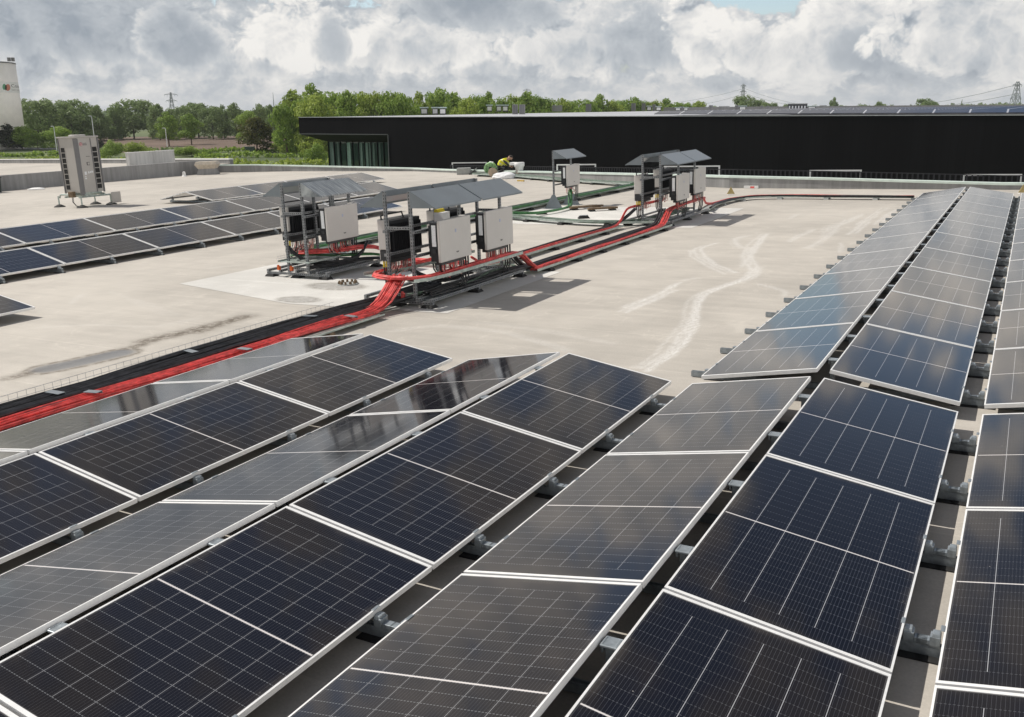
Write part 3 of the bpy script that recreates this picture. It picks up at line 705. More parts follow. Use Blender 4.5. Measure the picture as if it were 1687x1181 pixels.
# ------------------------------------------------------------------ cable runs
def resample(pts, st):
    pts = [Vector(p) for p in pts]; out = [pts[0]]
    for a, b in zip(pts[:-1], pts[1:]):
        n = max(1, int((b - a).length / st)); out += [a + (b - a) * (i / n) for i in range(1, n + 1)]
    return out
def smooth(pts, it=3):
    for _ in range(it): pts = [pts[0]] + [(pts[i - 1] + pts[i] * 2 + pts[i + 1]) / 4 for i in range(1, len(pts) - 1)] + [pts[-1]]
    return pts
def bundle(name, label, mat, pts, width, count, r, seed, cat='cable bundle', layers=2, wob=.012, group='cable bundles on the roof', shift=0.0):
    rnd = random.Random(seed); c = smooth(resample(pts, .16), 3); b = MB()
    nr = []
    for i in range(len(c)):
        d = c[min(i + 1, len(c) - 1)] - c[max(i - 1, 0)]; d.z = 0
        if d.length < .02: nr.append(nr[-1] if nr else Vector((1, 0, 0))); continue
        d.normalize(); nr.append(Vector((d.y, -d.x, 0)))
    nr = smooth(nr, 2)
    for k in range(count):
        ph = rnd.uniform(0, 6); ph2 = rnd.uniform(0, 6); lay = k % layers; o = (k // layers + .5) / max(1, count / layers) - .5
        P = []
        for i, p in enumerate(c):
            w = o * width + shift + width * .16 * math.sin(i * .05 + ph * 2.3) + wob * (math.sin(i * .31 + ph) + .7 * math.sin(i * .13 + ph2))
            P.append(p + nr[i] * w + Vector((0, 0, r * (1 + lay * 1.75) + .5 * wob * math.sin(i * .23 + ph2))))
        b.tube(P, r * rnd.uniform(.8, 1.15), 5)
    o = b.build(name, mat, None, True); return tag(o, label, cat, group)
def tray(name, label, pts, width, h=.05, mesh_side=None, mat='tray', group='cable trays on the roof', blocks=1.25, block_mat='rubber', z=None, bw=.3):
    c = smooth(resample(pts, .5), 1); t = thing(name, label, 'cable tray', tuple(c[0]), 0, group); off = c[0]
    b = MB(); rung = MB()
    def nrm(i):
        d = c[min(i + 1, len(c) - 1)] - c[max(i - 1, 0)]; d.z = 0
        if d.length < 1e-3: return Vector((1, 0, 0))
        d.normalize(); return Vector((d.y, -d.x, 0))
    for i in range(len(c) - 1):
        a, e = c[i] - off, c[i + 1] - off; n0, n1 = nrm(i) * width / 2, nrm(i + 1) * width / 2; up = Vector((0, 0, 1))
        for s in (-1, 1):
            b.hexa([a + n0 * s - n0.normalized() * .002, a + n0 * s + n0.normalized() * .002, e + n1 * s + n1.normalized() * .002, e + n1 * s - n1.normalized() * .002] + [q + up * h for q in (a + n0 * s - n0.normalized() * .002, a + n0 * s + n0.normalized() * .002, e + n1 * s + n1.normalized() * .002, e + n1 * s - n1.normalized() * .002)])
        b.hexa([a - n0 * .99, a + n0 * .99, e + n1 * .99, e - n1 * .99, a - n0 * .99 + up * .004, a + n0 * .99 + up * .004, e + n1 * .99 + up * .004, e - n1 * .99 + up * .004])
    b.build('channel', mat, t)
    if mesh_side:
        w = MB(); s, hh = mesh_side
        q = [c[i] - off + nrm(i) * width / 2 * s * 1.03 for i in range(len(c))]
        for z_ in (hh * .55, hh):
            w.tube([p + Vector((0, 0, z_)) for p in q], .0025, 4)
        for a, e in zip(q[:-1], q[1:]):
            for k in range(5):
                p = a + (e - a) * (k / 5); w.tube([p, p + Vector((0, 0, hh))], .0022, 4)
        w.build('wire_side', 'galv', t)
    if blocks:
        L = 0; nxt = blocks * .4
        for i in range(len(c) - 1):
            sl_ = (c[i + 1] - c[i]).length
            while nxt < L + sl_:
                p = c[i] + (c[i + 1] - c[i]) * ((nxt - L) / sl_) - off; d = c[i + 1] - c[i]; top = p.z + off.z
                if top > .02 and abs(d.z) < .02:
                    k = MB(); k.box((p.x, p.y, -off.z + top / 2 - .0005), (width + .16, bw * .5, top - .003), rot=Matrix.Rotation(math.atan2(d.y, d.x) + math.pi / 2, 3, 'Z'), taper=.9); k.build('support_block', block_mat, t)
                nxt += blocks
            L += sl_
    return t
# main run from bottom left up to the central rack
TZ = .058
tray('cable_tray', 'long cable tray with wire side carrying black and red cables to the central rack', [(-8.50, 1.5, TZ), (-8.48, 5.5, TZ), (-8.42, 10.5, TZ)], .92, .022, (-1, .13), blocks=1.22, block_mat='wood', bw=.22)
bundle('cable_bundle', 'thick bundle of red cables along the near right side of the tray', 'red', [(-8.33, 1.5, TZ + .008), (-8.32, 5.5, TZ + .008), (-8.22, 10.45, TZ + .008), (-8.2, 10.85, TZ + .03), (-8.22, 11.10, .43), (-8.25, 11.3, .46)], .24, 24, .0138, 1, wob=.026, layers=2)
bundle('cable_bundle', 'flat bundle of black cables on the left side of the tray', 'black', [(-8.72, 1.5, TZ + .010), (-8.70, 5.5, TZ + .010), (-8.60, 10.5, TZ + .010), (-8.4, 11.2, TZ + .03), (-8.3, 12.4, .13)], .42, 24, .0195, 2, wob=.018)
for i, (v, x, dx) in enumerate(((3.3, -8.32, .2), (3.15, -8.74, .20), (4.45, -8.31, .18), (5.75, -8.70, .22), (5.9, -8.3, .17), (7.6, -8.72, .2), (7.9, -8.14, .18), (9.75, -8.70, .2), (9.9, -8.1, .2))):
    t = thing('clamp_plate', ORD[i] + ' small grey clamp plate from the near end lying across the tray cables', 'clamp plate', (x, v, TZ + (.098 if x > -8.5 else .088)), .25 * math.sin(i * 2.1), 'clamp plates on the long tray')
    k = MB(); k.box((0, 0, 0), (dx, .085, .006)); k.box((0, .045, -.012), (dx, .005, .028)); k.build('plate', 'canopy', t)
# ring round the central rack
LOOP = .43
ringR = [(-8.25, 11.15, LOOP), (-7.92, 11.13, LOOP), (-7.76, 11.3, LOOP), (-7.72, 12.4, LOOP), (-7.74, 14.15, LOOP)]
ringL = [(-8.25, 11.17, LOOP), (-8.75, 11.25, LOOP), (-8.92, 11.4, LOOP), (-8.80, 11.65, LOOP), (-8.72, 12.2, LOOP), (-8.7, 14.1, LOOP)]
tray('cable_tray', 'raised tray along the right foot of the central rack', ringR[1:], .2, .05, blocks=0)
tray('cable_tray', 'raised tray curling round the left foot of the central rack', ringL[2:], .22, .05, blocks=0)
bundle('cable_bundle', 'red cables curving round the right side of the central rack', 'red', [(p[0], p[1], p[2] + .02) for p in ringR] + [(-7.72, 14.3, .40), (-7.72, 14.5, TZ + .06), (-7.7, 14.7, TZ + .02)], .13, 16, .0135, 3, wob=.022)
bundle('cable_bundle', 'red cables curling back round the left side of the central rack', 'red', [(p[0], p[1], p[2] + .02) for p in ringL], .13, 14, .0135, 4, wob=.022)
# from the central rack on to the distant rack
tray('cable_tray', 'narrow tray with red cables running from the central rack to the distant rack', [(-7.78, 14.55, TZ), (-7.76, 18, TZ), (-7.72, 21.6, TZ)], .42, .045, blocks=1.2, block_mat='rubber')
bundle('cable_bundle', 'red cable bundle running along the right-hand tray to the distant rack', 'red', [(-7.68, 14.6, TZ + .01), (-7.66, 18, TZ + .01), (-7.66, 21.5, TZ + .01), (-7.72, 21.75, .2), (-7.78, 22.0, .38), (-7.74, 23, .42), (-7.74, 24.8, .42)], .12, 11, .0142, 5, wob=.018)
bundle('cable_bundle', 'black cable bundle beside the red one on the right-hand tray', 'black', [(-7.88, 14.2, .4), (-7.9, 14.4, .2), (-7.9, 14.7, TZ + .01), (-7.88, 18, TZ + .01), (-7.86, 21.5, TZ + .01), (-7.9, 21.8, .3), (-7.92, 22.0, .38)], .11, 8, .0165, 6)
tray('cable_tray', 'second narrow tray with thin red cables left of the main one', [(-8.80, 14.4, TZ), (-8.82, 18, TZ), (-8.74, 21.2, TZ)], .26, .045, blocks=1.3, block_mat='rubber')
bundle('cable_bundle', 'thin red cable pair on the left-hand narrow tray', 'red', [(-8.74, 14.2, .3), (-8.72, 14.6, TZ + .02), (-8.78, 18, TZ + .02), (-8.70, 21.0, TZ + .02), (-8.72, 21.3, .2), (-8.78, 21.75, .42), (-8.74, 22.4, .42), (-8.72, 24.4, .42)], .05, 5, .0135, 7, wob=.016)
bundle('cable_bundle', 'thin black cables on the left-hand narrow tray', 'black', [(-8.92, 14.5, TZ + .01), (-8.92, 18, TZ + .01), (-8.84, 21.2, TZ + .01), (-8.7, 21.6, .2), (-8.6, 21.95, .4)], .08, 5, .015, 8)
# from the distant rack to the far end of the long rows
tray('cable_tray', 'low tray with red cables bending towards the far end of the long rows', [(-7.85, 25.3, TZ), (-8.05, 26.6, TZ), (-8.0, 28.2, TZ), (-7.55, 29.25, TZ), (-6.4, 29.45, TZ), (-2.9, 29.45, TZ)], .26, .04, blocks=1.4, block_mat='bench')
bundle('cable_bundle', 'red and dark cables bending from the distant rack towards the long rows', 'red', [(-7.8, 25.0, .4), (-7.88, 25.4, .2), (-8.05, 26.6, TZ + .02), (-8.0, 28.2, TZ + .02), (-7.55, 29.25, TZ + .02), (-6.4, 29.45, TZ + .02), (-2.9, 29.45, TZ + .02)], .06, 5, .016, 9)
bundle('cable_bundle', 'black cables beside the bending red ones behind the distant rack', 'black', [(-7.74, 25.4, TZ + .02), (-7.93, 26.6, TZ + .02), (-7.88, 28.1, TZ + .02), (-7.5, 29.12, TZ + .02), (-6.4, 29.32, TZ + .02), (-2.9, 29.32, TZ + .02)], .06, 4, .016, 10)
# left rack cables
bundle('cable_bundle', 'red cable loops under the left single-bay rack', 'red', [(-11.95, 13.3, .40), (-11.3, 13.5, .42), (-11.15, 14.2, .42), (-11.0, 14.55, .38), (-10.75, 14.7, .12), (-10.3, 14.8, .08), (-9.3, 14.9, .06)], .2, 12, .018, 11)
bundle('cable_bundle', 'black cable loop hanging under the left single-bay rack', 'black', [(-12.1, 13.05, .6), (-12.05, 13.12, .3), (-11.8, 13.25, .17), (-11.2, 13.6, .19), (-11.05, 14.1, .22), (-11.05, 14.2, .5)], .06, 4, .02, 12)
bundle('cable_bundle', 'green earth cable lying under the left single-bay rack', 'green', [(-12.2, 13.2, .36), (-11.9, 13.6, .34), (-11.3, 13.8, .30), (-11.1, 14.4, .28), (-10.6, 14.9, .08), (-9.6, 15.1, .06)], .25, 5, .010, 13)
tray('cable_tray', 'short raised tray below the inverters of the left single-bay rack', [(-11.75, 12.85, .30), (-11.75, 14.4, .30)], .75, .03, (-1, .1), blocks=0)
bundle('cable_bundle', 'green earth cables on the base of the central rack', 'green_tray', [(-8.15, 11.35, .17), (-7.9, 11.9, .16), (-7.78, 12.7, .18), (-7.85, 13.3, .25), (-7.85, 14.4, .16), (-8.6, 15.0, .06)], .1, 4, .009, 14)
bundle('cable_bundle', 'dark conduits along the base of the central rack', 'black', [(-7.95, 11.55, .15), (-7.9, 12.2, .16), (-7.85, 13.2, .15), (-7.8, 14.3, .16), (-7.85, 14.8, .07)], .22, 7, .016, 21, wob=.03)
bundle('cable_bundle', 'dark cables sagging between the two sides of the central rack', 'black', [(-8.75, 12.2, .45), (-8.6, 12.3, .2), (-8.2, 12.5, .16), (-7.95, 12.8, .2), (-7.85, 13.0, .42)], .12, 5, .016, 22, wob=.03)
bundle('cable_bundle', 'dark conduits along the base of the left single-bay rack', 'black', [(-11.6, 13.1, .15), (-11.4, 13.6, .15), (-11.3, 14.4, .16), (-11.1, 15.0, .08)], .25, 6, .016, 23, wob=.03)
# green trays beyond the racks
tray('cable_tray', 'broad green-grey cable tray running from the left rack past the lone rack', [(-13.85, 15.2, .07), (-13.65, 20.5, .08), (-13.5, 24.6, .08), (-13.3, 29, .08), (-13.15, 33.2, .08)], .50, .075, mat='tray', blocks=1.55)
bundle('cable_bundle', 'broad mat of dark green cables on the tray past the lone rack', 'green_tray', [(-13.85, 15.2, .085), (-13.65, 20.5, .09), (-13.5, 24.6, .09), (-13.3, 29, .09), (-13.15, 33.2, .09)], .44, 26, .018, 15)
bundle('cable_bundle', 'single bright green cable on the near rim of the broad tray', 'green', [(-13.58, 15.2, .13), (-13.38, 20.5, .14), (-13.23, 24.6, .14), (-13.03, 29, .14), (-12.88, 33.2, .14)], .03, 2, .016, 16)
tray('cable_tray', 'green-grey tray crossing from behind the central rack to the distant rack', [(-13.4, 23.1, .07), (-12.4, 22.55, .07), (-10.7, 21.9, .07), (-9.6, 21.65, .07), (-8.9, 21.75, .07), (-8.2, 22.1, .07)], .30, .06, blocks=1.3)
bundle('cable_bundle', 'green cables on the tray crossing to the distant rack', 'green_tray', [(-13.4, 23.1, .08), (-12.4, 22.55, .08), (-10.7, 21.9, .08), (-9.6, 21.65, .08), (-8.9, 21.75, .08), (-8.3, 22.4, .1), (-8.2, 24.6, .14)], .2, 9, .016, 17)
tray('cable_tray', 'green-grey tray along the foot of the far parapet by the worker', [(-24.2, 40.2, .08), (-20.9, 38.6, .08), (-17.9, 36.5, .08), (-16.2, 35.5, .08), (-13.3, 33.9, .08)], .5, .07, blocks=1.6)
bundle('cable_bundle', 'mat of green cables on the tray along the far parapet', 'green_tray', [(-24.2, 40.2, .09), (-20.9, 38.6, .09), (-17.9, 36.5, .09), (-16.2, 35.5, .09), (-13.3, 33.9, .09)], .4, 20, .02, 18)
bundle('cable_bundle', 'bright green cable dropping from the lone rack to the crossing tray', 'green', [(-12.35, 26.1, .5), (-12.35, 26.05, .2), (-12.1, 25.6, .06), (-12.0, 24.6, .05), (-12.2, 23.4, .06), (-12.6, 22.8, .12)], .07, 5, .02, 19)
# loose wood, pads around the lone rack
for i, (x, y, a, l, lab) in enumerate([(-11.6, 25.6, .9, 1.1, 'loose timber batten lying right of the lone rack'), (-10.9, 25.2, .7, .9, 'shorter timber batten nearer the distant rack')]):
    t = thing('timber_batten', lab, 'timber', (x, y, 0), a, 'loose timber on the roof'); b = MB(); b.box((0, 0, .078), (l, .12, .05)); b.box((0, .15, .078), (l * .8, .07, .045)); b.build('plank', 'wood', t)
    for q in (-.35, .35):
        b = MB(); b.box((q * l, .05, .027), (.18, .34, .05), taper=.7); b.build('rubber_foot', 'rubber', t)
for (x, y, lab) in ((-12.3, 24.0, 'black rubber pad in front of the lone rack'), (-10.6, 23.2, 'black rubber pad between the lone rack and distant rack')):
    t = thing('rubber_pad', lab, 'rubber pad', (x, y, .004), .6, 'loose rubber pads'); b = MB(); b.box((0, 0, .04), (.32, .2, .07), taper=.7); b.build('pad', 'rubber', t); b = MB(); b.box((0, 0, .083), (.24, .05, .014)); b.build('strip', 'galv', t)
# orange clamps, box on the central rack
for (x, y, z, m, lab) in ((-12.18, 12.92, .155, 'orange', 'orange clamp on the left corner of the single-bay base'), (-11.85, 12.90, .155, 'orange', 'orange clamp near the middle of the single-bay base'), (-8.22, 11.33, .155, 'red', 'red clamp on the front of the central rack base')):
    t = thing('rail_clamp', lab, 'clamp', (x, y, z), 0, 'small coloured rail clamps'); b = MB(); b.box((0, 0, .02), (.05, .05, .07)); b.box((0, -.015, .065), (.03, .03, .03)); b.build('clamp_body', m, t)
t = thing('carton', 'white carton with yellow flap standing inside the central rack', 'carton', (-8.2, 12.5, 1.15))
b = MB(); b.box((0, 0, .0925), (.17, .2, .16)); b.build('box_body', 'white', t)
b = MB(); b.hexa([(-.085, -.1, .173), (.0, -.1, .173), (.0, .1, .173), (-.085, .1, .173), (-.07, -.1, .24), (-.02, -.1, .215), (-.02, .1, .215), (-.07, .1, .24)]); b.build('flap', 'yellow', t)
b = MB(); b.box((0, 0, .006), (.5, .06, .011)); b.build('shelf_bracket', 'galv', t)
for (x, y, lab) in ((-10.37, 12.67, 'dark roof drain grate between the left and central racks'),):
    t = thing('roof_drain', lab, 'roof drain', (x, y, .004)); b = MB(); b.lathe([(.2, .0), (.19, .02), (.10, .022)], (0, 0, 0), 18); b.build('rim', 'bench', t)
    for k in range(11):
        a = k / 11 * 6.283; b = MB(); b.box((.15 * math.cos(a), .15 * math.sin(a), .04), (.03 + .015 * (k % 3), .04, .05), rot=Matrix.Rotation(a * 1.7, 3, 'Z'), taper=.7); b.build('cage_bar', 'wood', t)

# ------------------------------------------------------------------ text helper
def text_mesh(body, size, depth=.004):
    cu = bpy.data.curves.new('t', 'FONT'); cu.body = body; cu.size = size; cu.extrude = depth; cu.align_x = 'LEFT'
    o = bpy.data.objects.new('t', cu); COL.objects.link(o); dg = bpy.context.evaluated_depsgraph_get()
    me = bpy.data.meshes.new_from_object(o.evaluated_get(dg)); bpy.data.objects.remove(o); return me

# ------------------------------------------------------------------ rooftop outdoor unit
def outdoor_unit():
    t = thing('outdoor_unit', 'tall warm grey outdoor air conditioning unit on a pipe stand', 'air conditioner', (-32.13, 23.88, 0))
    hx, hy, z0, z1, ch = .485, .48, .56, 2.60, .10
    b = MB(); b.prism([(-hx, -hy, z0), (hx - ch, -hy, z0), (hx, -hy + ch, z0), (hx, hy, z0), (-hx, hy, z0)], (0, 0, 0), (0, 0, z1 - z0)); b.build('cabinet', 'hvac', t)
    b = MB(); q = .012; b.prism([(hx - ch - .02, -hy - q, z0 - .1), (hx - ch + .02, -hy - q, z0 - .1), (hx + q, -hy + ch - .02, z0 - .1), (hx + q, -hy + ch + .02, z0 - .1), (hx - .02, -hy + ch, z0 - .1), (hx - ch, -hy + .02, z0 - .1)], (0, 0, 0), (0, 0, z1 - z0 + .07)); b.build('corner_column', 'hvac_dark', t)
    for c_, d_ in (((-hx - .01, -hy - .01, (z0 + z1) / 2 - .03), (.05, .05, z1 - z0)), ((hx + .01, hy + .01, (z0 + z1) / 2 - .03), (.05, .05, z1 - z0)), ((hx + .008, hy - .30, (z0 + z1) / 2 - .02), (.014, .035, z1 - z0 - .03))):
        b = MB(); b.box(c_, d_); b.build('edge_trim', 'hvac_dark', t)
    b = MB(); b.box((0, 0, z1 + .03), (2 * hx + .1, 2 * hy + .1, .055)); b.lathe([(.3, .06), (.3, .10), (.24, .12)], (0, 0, z1), 20); b.build('top_cap', 'hvac', t, bevel=.01)
    for side in (0, 1):
        g = MB(); w = MB()
        for k in range(8):
            z = z0 + .12 + k * .20
            if side == 0: g.box((-hx + .19, -hy - .004, z + .08), (.20, .012, .165))
            else: g.box((hx + .004, hy - .165, z + .08), (.012, .19, .165))
        o = g.build('coil_grille', 'rubber', t)
        for k in range(9):
            z = z0 + .10 + k * .20
            if side == 0: w.beam((-hx + .07, -hy - .014, z), (-hx + .31, -hy - .014, z), .01, .018)
            else: w.beam((hx + .014, hy - .28, z), (hx + .014, hy - .05, z), .01, .018)
        w.build('guard_bar', 'hvac', o)
    b = MB(); b.box((hx + .005, -.05, 1.63), (.014, .12, .12)); o = b.build('display_window', 'dark', t); b = MB(); b.box((hx + .013, -.045, 1.63), (.006, .085, .085)); b.build('display_face', 'hvac', o)
    b = MB(); b.box((hx + .003, -.02, 1.90), (.008, .17, .022)); b.build('badge', 'logo_grey', t)
    b = MB()
    for yy, zz, w_, h_ in ((-.22, 1.28, .09, .12), (-.08, 1.30, .05, .08), (.0, 1.31, .05, .06), (.07, 1.32, .06, .07), (-.24, 1.08, .07, .05), (-.24, 1.15, .07, .03)): b.box((hx + .003, yy, zz), (.006, w_, h_))
    b.build('notice_stickers', 'sticker', t)
    # round emblem with the two letters beside it
    b = MB(); n = 20; c = Vector((hx + .004, -.25, 2.36)); r = .068
    b.prism([c + Vector((0, r * math.cos(2 * math.pi * k / n), r * math.sin(2 * math.pi * k / n))) for k in range(n)], (0, 0, 0), (.005, 0, 0)); lg = b.build('emblem', 'logo_red', t)
    f = MB(); arc = [c + Vector((.008, .046 * math.cos(a), .046 * math.sin(a))) for a in np.linspace(.4, 5.9, 16)]; f.tube(arc, .0055, 4)
    f.box(c + Vector((.008, .0, -.012)), (.008, .010, .05)); f.box(c + Vector((.008, .014, -.033)), (.008, .03, .009)); f.box(c + Vector((.008, .034, .002)), (.008, .03, .009)); f.box(c + Vector((.008, -.025, .022)), (.008, .014, .014)); f.build('emblem_face', 'white', lg)
    me = text_mesh('LG', .13); me.materials.clear(); me.materials.append(M['logo_grey']); o = bpy.data.objects.new('lettering', me); COL.objects.link(o); o.parent = t
    o.matrix_local = Matrix.Translation((hx + .006, -.155, 2.315)) @ Matrix(((0, 0, 1), (1, 0, 0), (0, 1, 0))).to_4x4()
    # stand of tubes on rubber feet
    b = MB()
    for y in (-.38, .38): b.tube([(-.95, y, .47), (.62, y, .47)], .035, 8)
    for x in (-.4, .42): b.tube([(x, -.62, .40), (x, .78, .40)], .035, 8)
    for y in (-.38, .38): b.tube([(-.95, y, .47), (-1.02, y, .44), (-1.05, y, .34)], .03, 8)
    b.box((0, 0, .53), (.9, .8, .05)); b.build('stand_frame', 'tray', t)
    for (x, y) in ((-1.05, -.45), (.44, -.55), (.40, .80), (-.55, .80)):
        b = MB(); b.tube([(x, y, .05), (x, y, .42)], .028, 8); lgm = b.build('leg', 'tray', t); b = MB(); b.lathe([(.22, .004), (.20, .03), (.06, .10)], (x, y, 0), 14); b.build('rubber_foot', 'rubber', lgm)
    b = MB(); b.box((.0, -hy - .12, .50), (.26, .16, .22)); b.build('pipe_box', 'wood', t, bevel=.02)
    b = MB(); b.box((.50, .98, .27), (.03, .42, .42)); b.build('flat_plate', 'hvac', t)
    b = MB(); b.tube([(.08, -hy - .14, .42), (.10, -hy - .16, .2), (.2, -hy - .12, .05), (.36, -hy - .1, .06)], .012, 6); b.tube([(.02, -hy - .14, .42), (.04, -hy - .16, .22), (.16, -hy - .12, .07), (.34, -hy - .08, .06)], .012, 6); b.build('drain_hose', 'dark', t, True)
outdoor_unit()

# vent hood, post, bin and other small things on the left
t = thing('vent_hood', 'beige metal vent hood with flared top in the wall corner', 'vent', (-45.0, 42.35, 0), .55)
b = MB(); b.hexa([(-.62, -.4, 0), (.62, -.4, 0), (.62, .4, 0), (-.62, .4, 0), (-.5, -.35, .36), (.5, -.35, .36), (.5, .35, .36), (-.5, .35, .36)]); b.build('base', 'parapet', t)
b = MB(); b.hexa([(-.5, -.36, .362), (.5, -.36, .362), (.5, .36, .362), (-.5, .36, .362), (-.68, -.5, .62), (.68, -.5, .62), (.68, .5, .62), (-.68, .5, .62)]); b.hexa([(-.68, -.5, .622), (.68, -.5, .622), (.68, .5, .622), (-.68, .5, .622), (-.6, -.42, .80), (.6, -.42, .80), (.6, .42, .80), (-.6, .42, .80)])
b.build('hood', plain('beige_hood', (.50, .44, .36), .5), t)
t = thing('roof_stub', 'small white pipe stub at the foot of the stained wall', 'pipe stub', (-45.2, 40.6, 0)); b = MB(); b.lathe([(.16, 0), (.10, .1), (.08, .28), (.0, .3)], (0, 0, 0), 12); b.build('stub', 'white', t)
t = thing('roof_light', 'low white disc cover near the concrete wall', 'roof cap', (-45.6, 31.0, 0)); b = MB(); b.lathe([(.42, 0), (.42, .05), (.2, .10)], (0, 0, 0), 18); b.build('disc', 'white', t)
t = thing('bin', 'dark green bin at the left edge against the concrete wall', 'bin', (-46.2, 28.95, 0)); b = MB(); b.box((0, 0, .36), (.7, .6, .70), taper=1.12); b.build('body', plain('dark_green', (.02, .035, .03), .5), t); b = MB(); b.box((0, 0, .745), (.86, .74, .06)); b.build('lid', 'dark', t)

# ------------------------------------------------------------------ worker and his things
def worker(loc, rz):
    t = thing('person', 'crouching worker in yellow hi-vis vest and dark trousers, bent over cables', 'person', loc, rz)
    # body skeleton, facing +y; crouched, torso leaning forward over the knees
    J = {'pel': (0, 0, .36), 'sp': (0, .10, .55), 'ch': (0, .27, .66), 'nk': (0, .42, .71), 'hd': (0, .50, .73),
         'ls': (-.19, .28, .68), 'le': (-.27, .40, .50), 'lh': (-.16, .55, .40), 'rs': (.19, .28, .68), 're': (.28, .44, .52), 'rh': (.17, .58, .38),
         'lp': (-.10, .02, .34), 'lk': (-.20, .36, .46), 'la': (-.17, .10, .08), 'lt': (-.18, .30, .04), 'rp': (.10, .02, .34), 'rk': (.20, .34, .30), 'ra': (.18, -.06, .10), 'rt': (.18, .12, .04)}
    rad = {'pel': .155, 'sp': .15, 'ch': .165, 'nk': .06, 'hd': .06, 'ls': .075, 'le': .048, 'lh': .036, 'rs': .075, 're': .048, 'rh': .036, 'lp': .10, 'lk': .068, 'la': .05, 'lt': .042, 'rp': .10, 'rk': .068, 'ra': .05, 'rt': .042}
    E_ = [('pel', 'sp'), ('sp', 'ch'), ('ch', 'nk'), ('nk', 'hd'), ('ch', 'ls'), ('ls', 'le'), ('le', 'lh'), ('ch', 'rs'), ('rs', 're'), ('re', 'rh'), ('pel', 'lp'), ('lp', 'lk'), ('lk', 'la'), ('la', 'lt'), ('pel', 'rp'), ('rp', 'rk'), ('rk', 'ra'), ('ra', 'rt')]
    ks = list(J); me = bpy.data.meshes.new('body'); me.from_pydata([J[k] for k in ks], [(ks.index(a), ks.index(b_)) for a, b_ in E_], [])
    o = bpy.data.objects.new('body', me); COL.objects.link(o); sk = o.modifiers.new('skin', 'SKIN'); ss = o.modifiers.new('sub', 'SUBSURF'); ss.levels = ss.render_levels = 2
    for i, k in enumerate(ks): me.skin_vertices[0].data[i].radius = (rad[k], rad[k]); me.skin_vertices[0].data[i].use_root = (k == 'pel')
    dg = bpy.context.evaluated_depsgraph_get(); m2 = bpy.data.meshes.new_from_object(o.evaluated_get(dg)); bpy.data.objects.remove(o)
    m2.materials.clear()
    for k in ('trousers', 'hi_vis', 'skin', 'reflective'): m2.materials.append(M[k])
    for p in m2.polygons:
        c = p.center; s = c.y * .75 + c.z
        hand = (Vector(c) - Vector(J['lh'])).length < .07 or (Vector(c) - Vector(J['rh'])).length < .07
        if c.y > .40 and c.z > .64 and abs(c.x) < .09: p.material_index = 2
        elif hand: p.material_index = 2
        elif c.z > .44 and abs(c.x) < .25 and s > .46: p.material_index = 3 if (.60 < s < .64 or .80 < s < .84) else 1
        else: p.material_index = 0
        p.use_smooth = True
    o = bpy.data.objects.new('body', m2); COL.objects.link(o); o.parent = t
    # head with face, ears and hair
    b = MB(); c = Vector((0, .545, .765))
    bm = bmesh.new(); bmesh.ops.create_uvsphere(bm, u_segments=16, v_segments=12, radius=.1)
    for v in bm.verts:
        v.co.x *= .80; v.co.y *= 1.0; v.co.z *= 1.15
        if v.co.y > .05 and v.co.z < -.02: v.co.x *= .85
    hm = bpy.data.meshes.new('head'); bm.to_mesh(hm); bm.free(); hm.materials.append(M['skin']); hm.polygons.foreach_set('use_smooth', [True] * len(hm.polygons))
    h = bpy.data.objects.new('head', hm); COL.objects.link(h); h.parent = t; h.location = c; h.rotation_euler = (R(-55), 0, 0)
    b = MB(); b.box((0, .104, -.01), (.022, .03, .04), taper=.6)
    for s in (-1, 1): b.box((s * .082, -.005, 0), (.015, .03, .05))
    b.build('nose_and_ears', 'skin', h)
    b = MB()
    for s in (-1, 1): b.box((s * .03, .093, .012), (.018, .008, .01))
    b.box((0, .094, -.055), (.04, .006, .008)); b.build('eyes_and_mouth', 'hair', h)
    bm = bmesh.new(); bmesh.ops.create_uvsphere(bm, u_segments=16, v_segments=10, radius=.106)
    bmesh.ops.delete(bm, geom=[v for v in bm.verts if v.co.z < -.02 + max(0, v.co.y) * .9], context='VERTS')
    for v in bm.verts: v.co.x *= .84; v.co.z *= 1.15
    hm = bpy.data.meshes.new('hair'); bm.to_mesh(hm); bm.free(); hm.materials.append(M['hair']); q = bpy.data.objects.new('hair', hm); COL.objects.link(q); q.parent = h
    # fingers and thumbs
    for k, s in (('lh', -1), ('rh', 1)):
        b = MB(); p = Vector(J[k])
        for f in range(4):
            x = (f - 1.5) * .017; l = (.05, .06, .056, .044)[f]; b.tube([p + Vector((x, .01, -.01)), p + Vector((x, .035 + l * .4, -.02)), p + Vector((x, .04 + l * .6, -.05))], [.009, .008, .006], 6)
        b.tube([p + Vector((-s * .028, -.005, -.005)), p + Vector((-s * .045, .02, -.02)), p + Vector((-s * .04, .045, -.035))], [.010, .009, .007], 6)
        b.build('fingers', 'skin', t, True)
worker((-22.95, 40.3, 0), R(-75)); bpy.data.objects['person'].scale = (1.12, 1.12, 1.12)
def at_roof(px, py): p = roof_at(px, py); return (p.x, p.y, 0)
t = thing('bucket', 'white bucket with spout lid standing right of the worker', 'bucket', (-21.5, 39.75, .13)); b = MB(); b.lathe([(.17, 0), (.20, .30), (.25, .36), (.25, .52), (.21, .54)], (0, 0, 0), 18); b.build('body', 'white', t, True); b = MB(); b.box((-.14, 0, .47), (.62, .34, .14)); b.build('lid_tray', 'white', t, bevel=.02)
b = MB(); b.box((0, 0, -.066), (.5, .5, .128)); b.build('timber_base', 'wood', t)
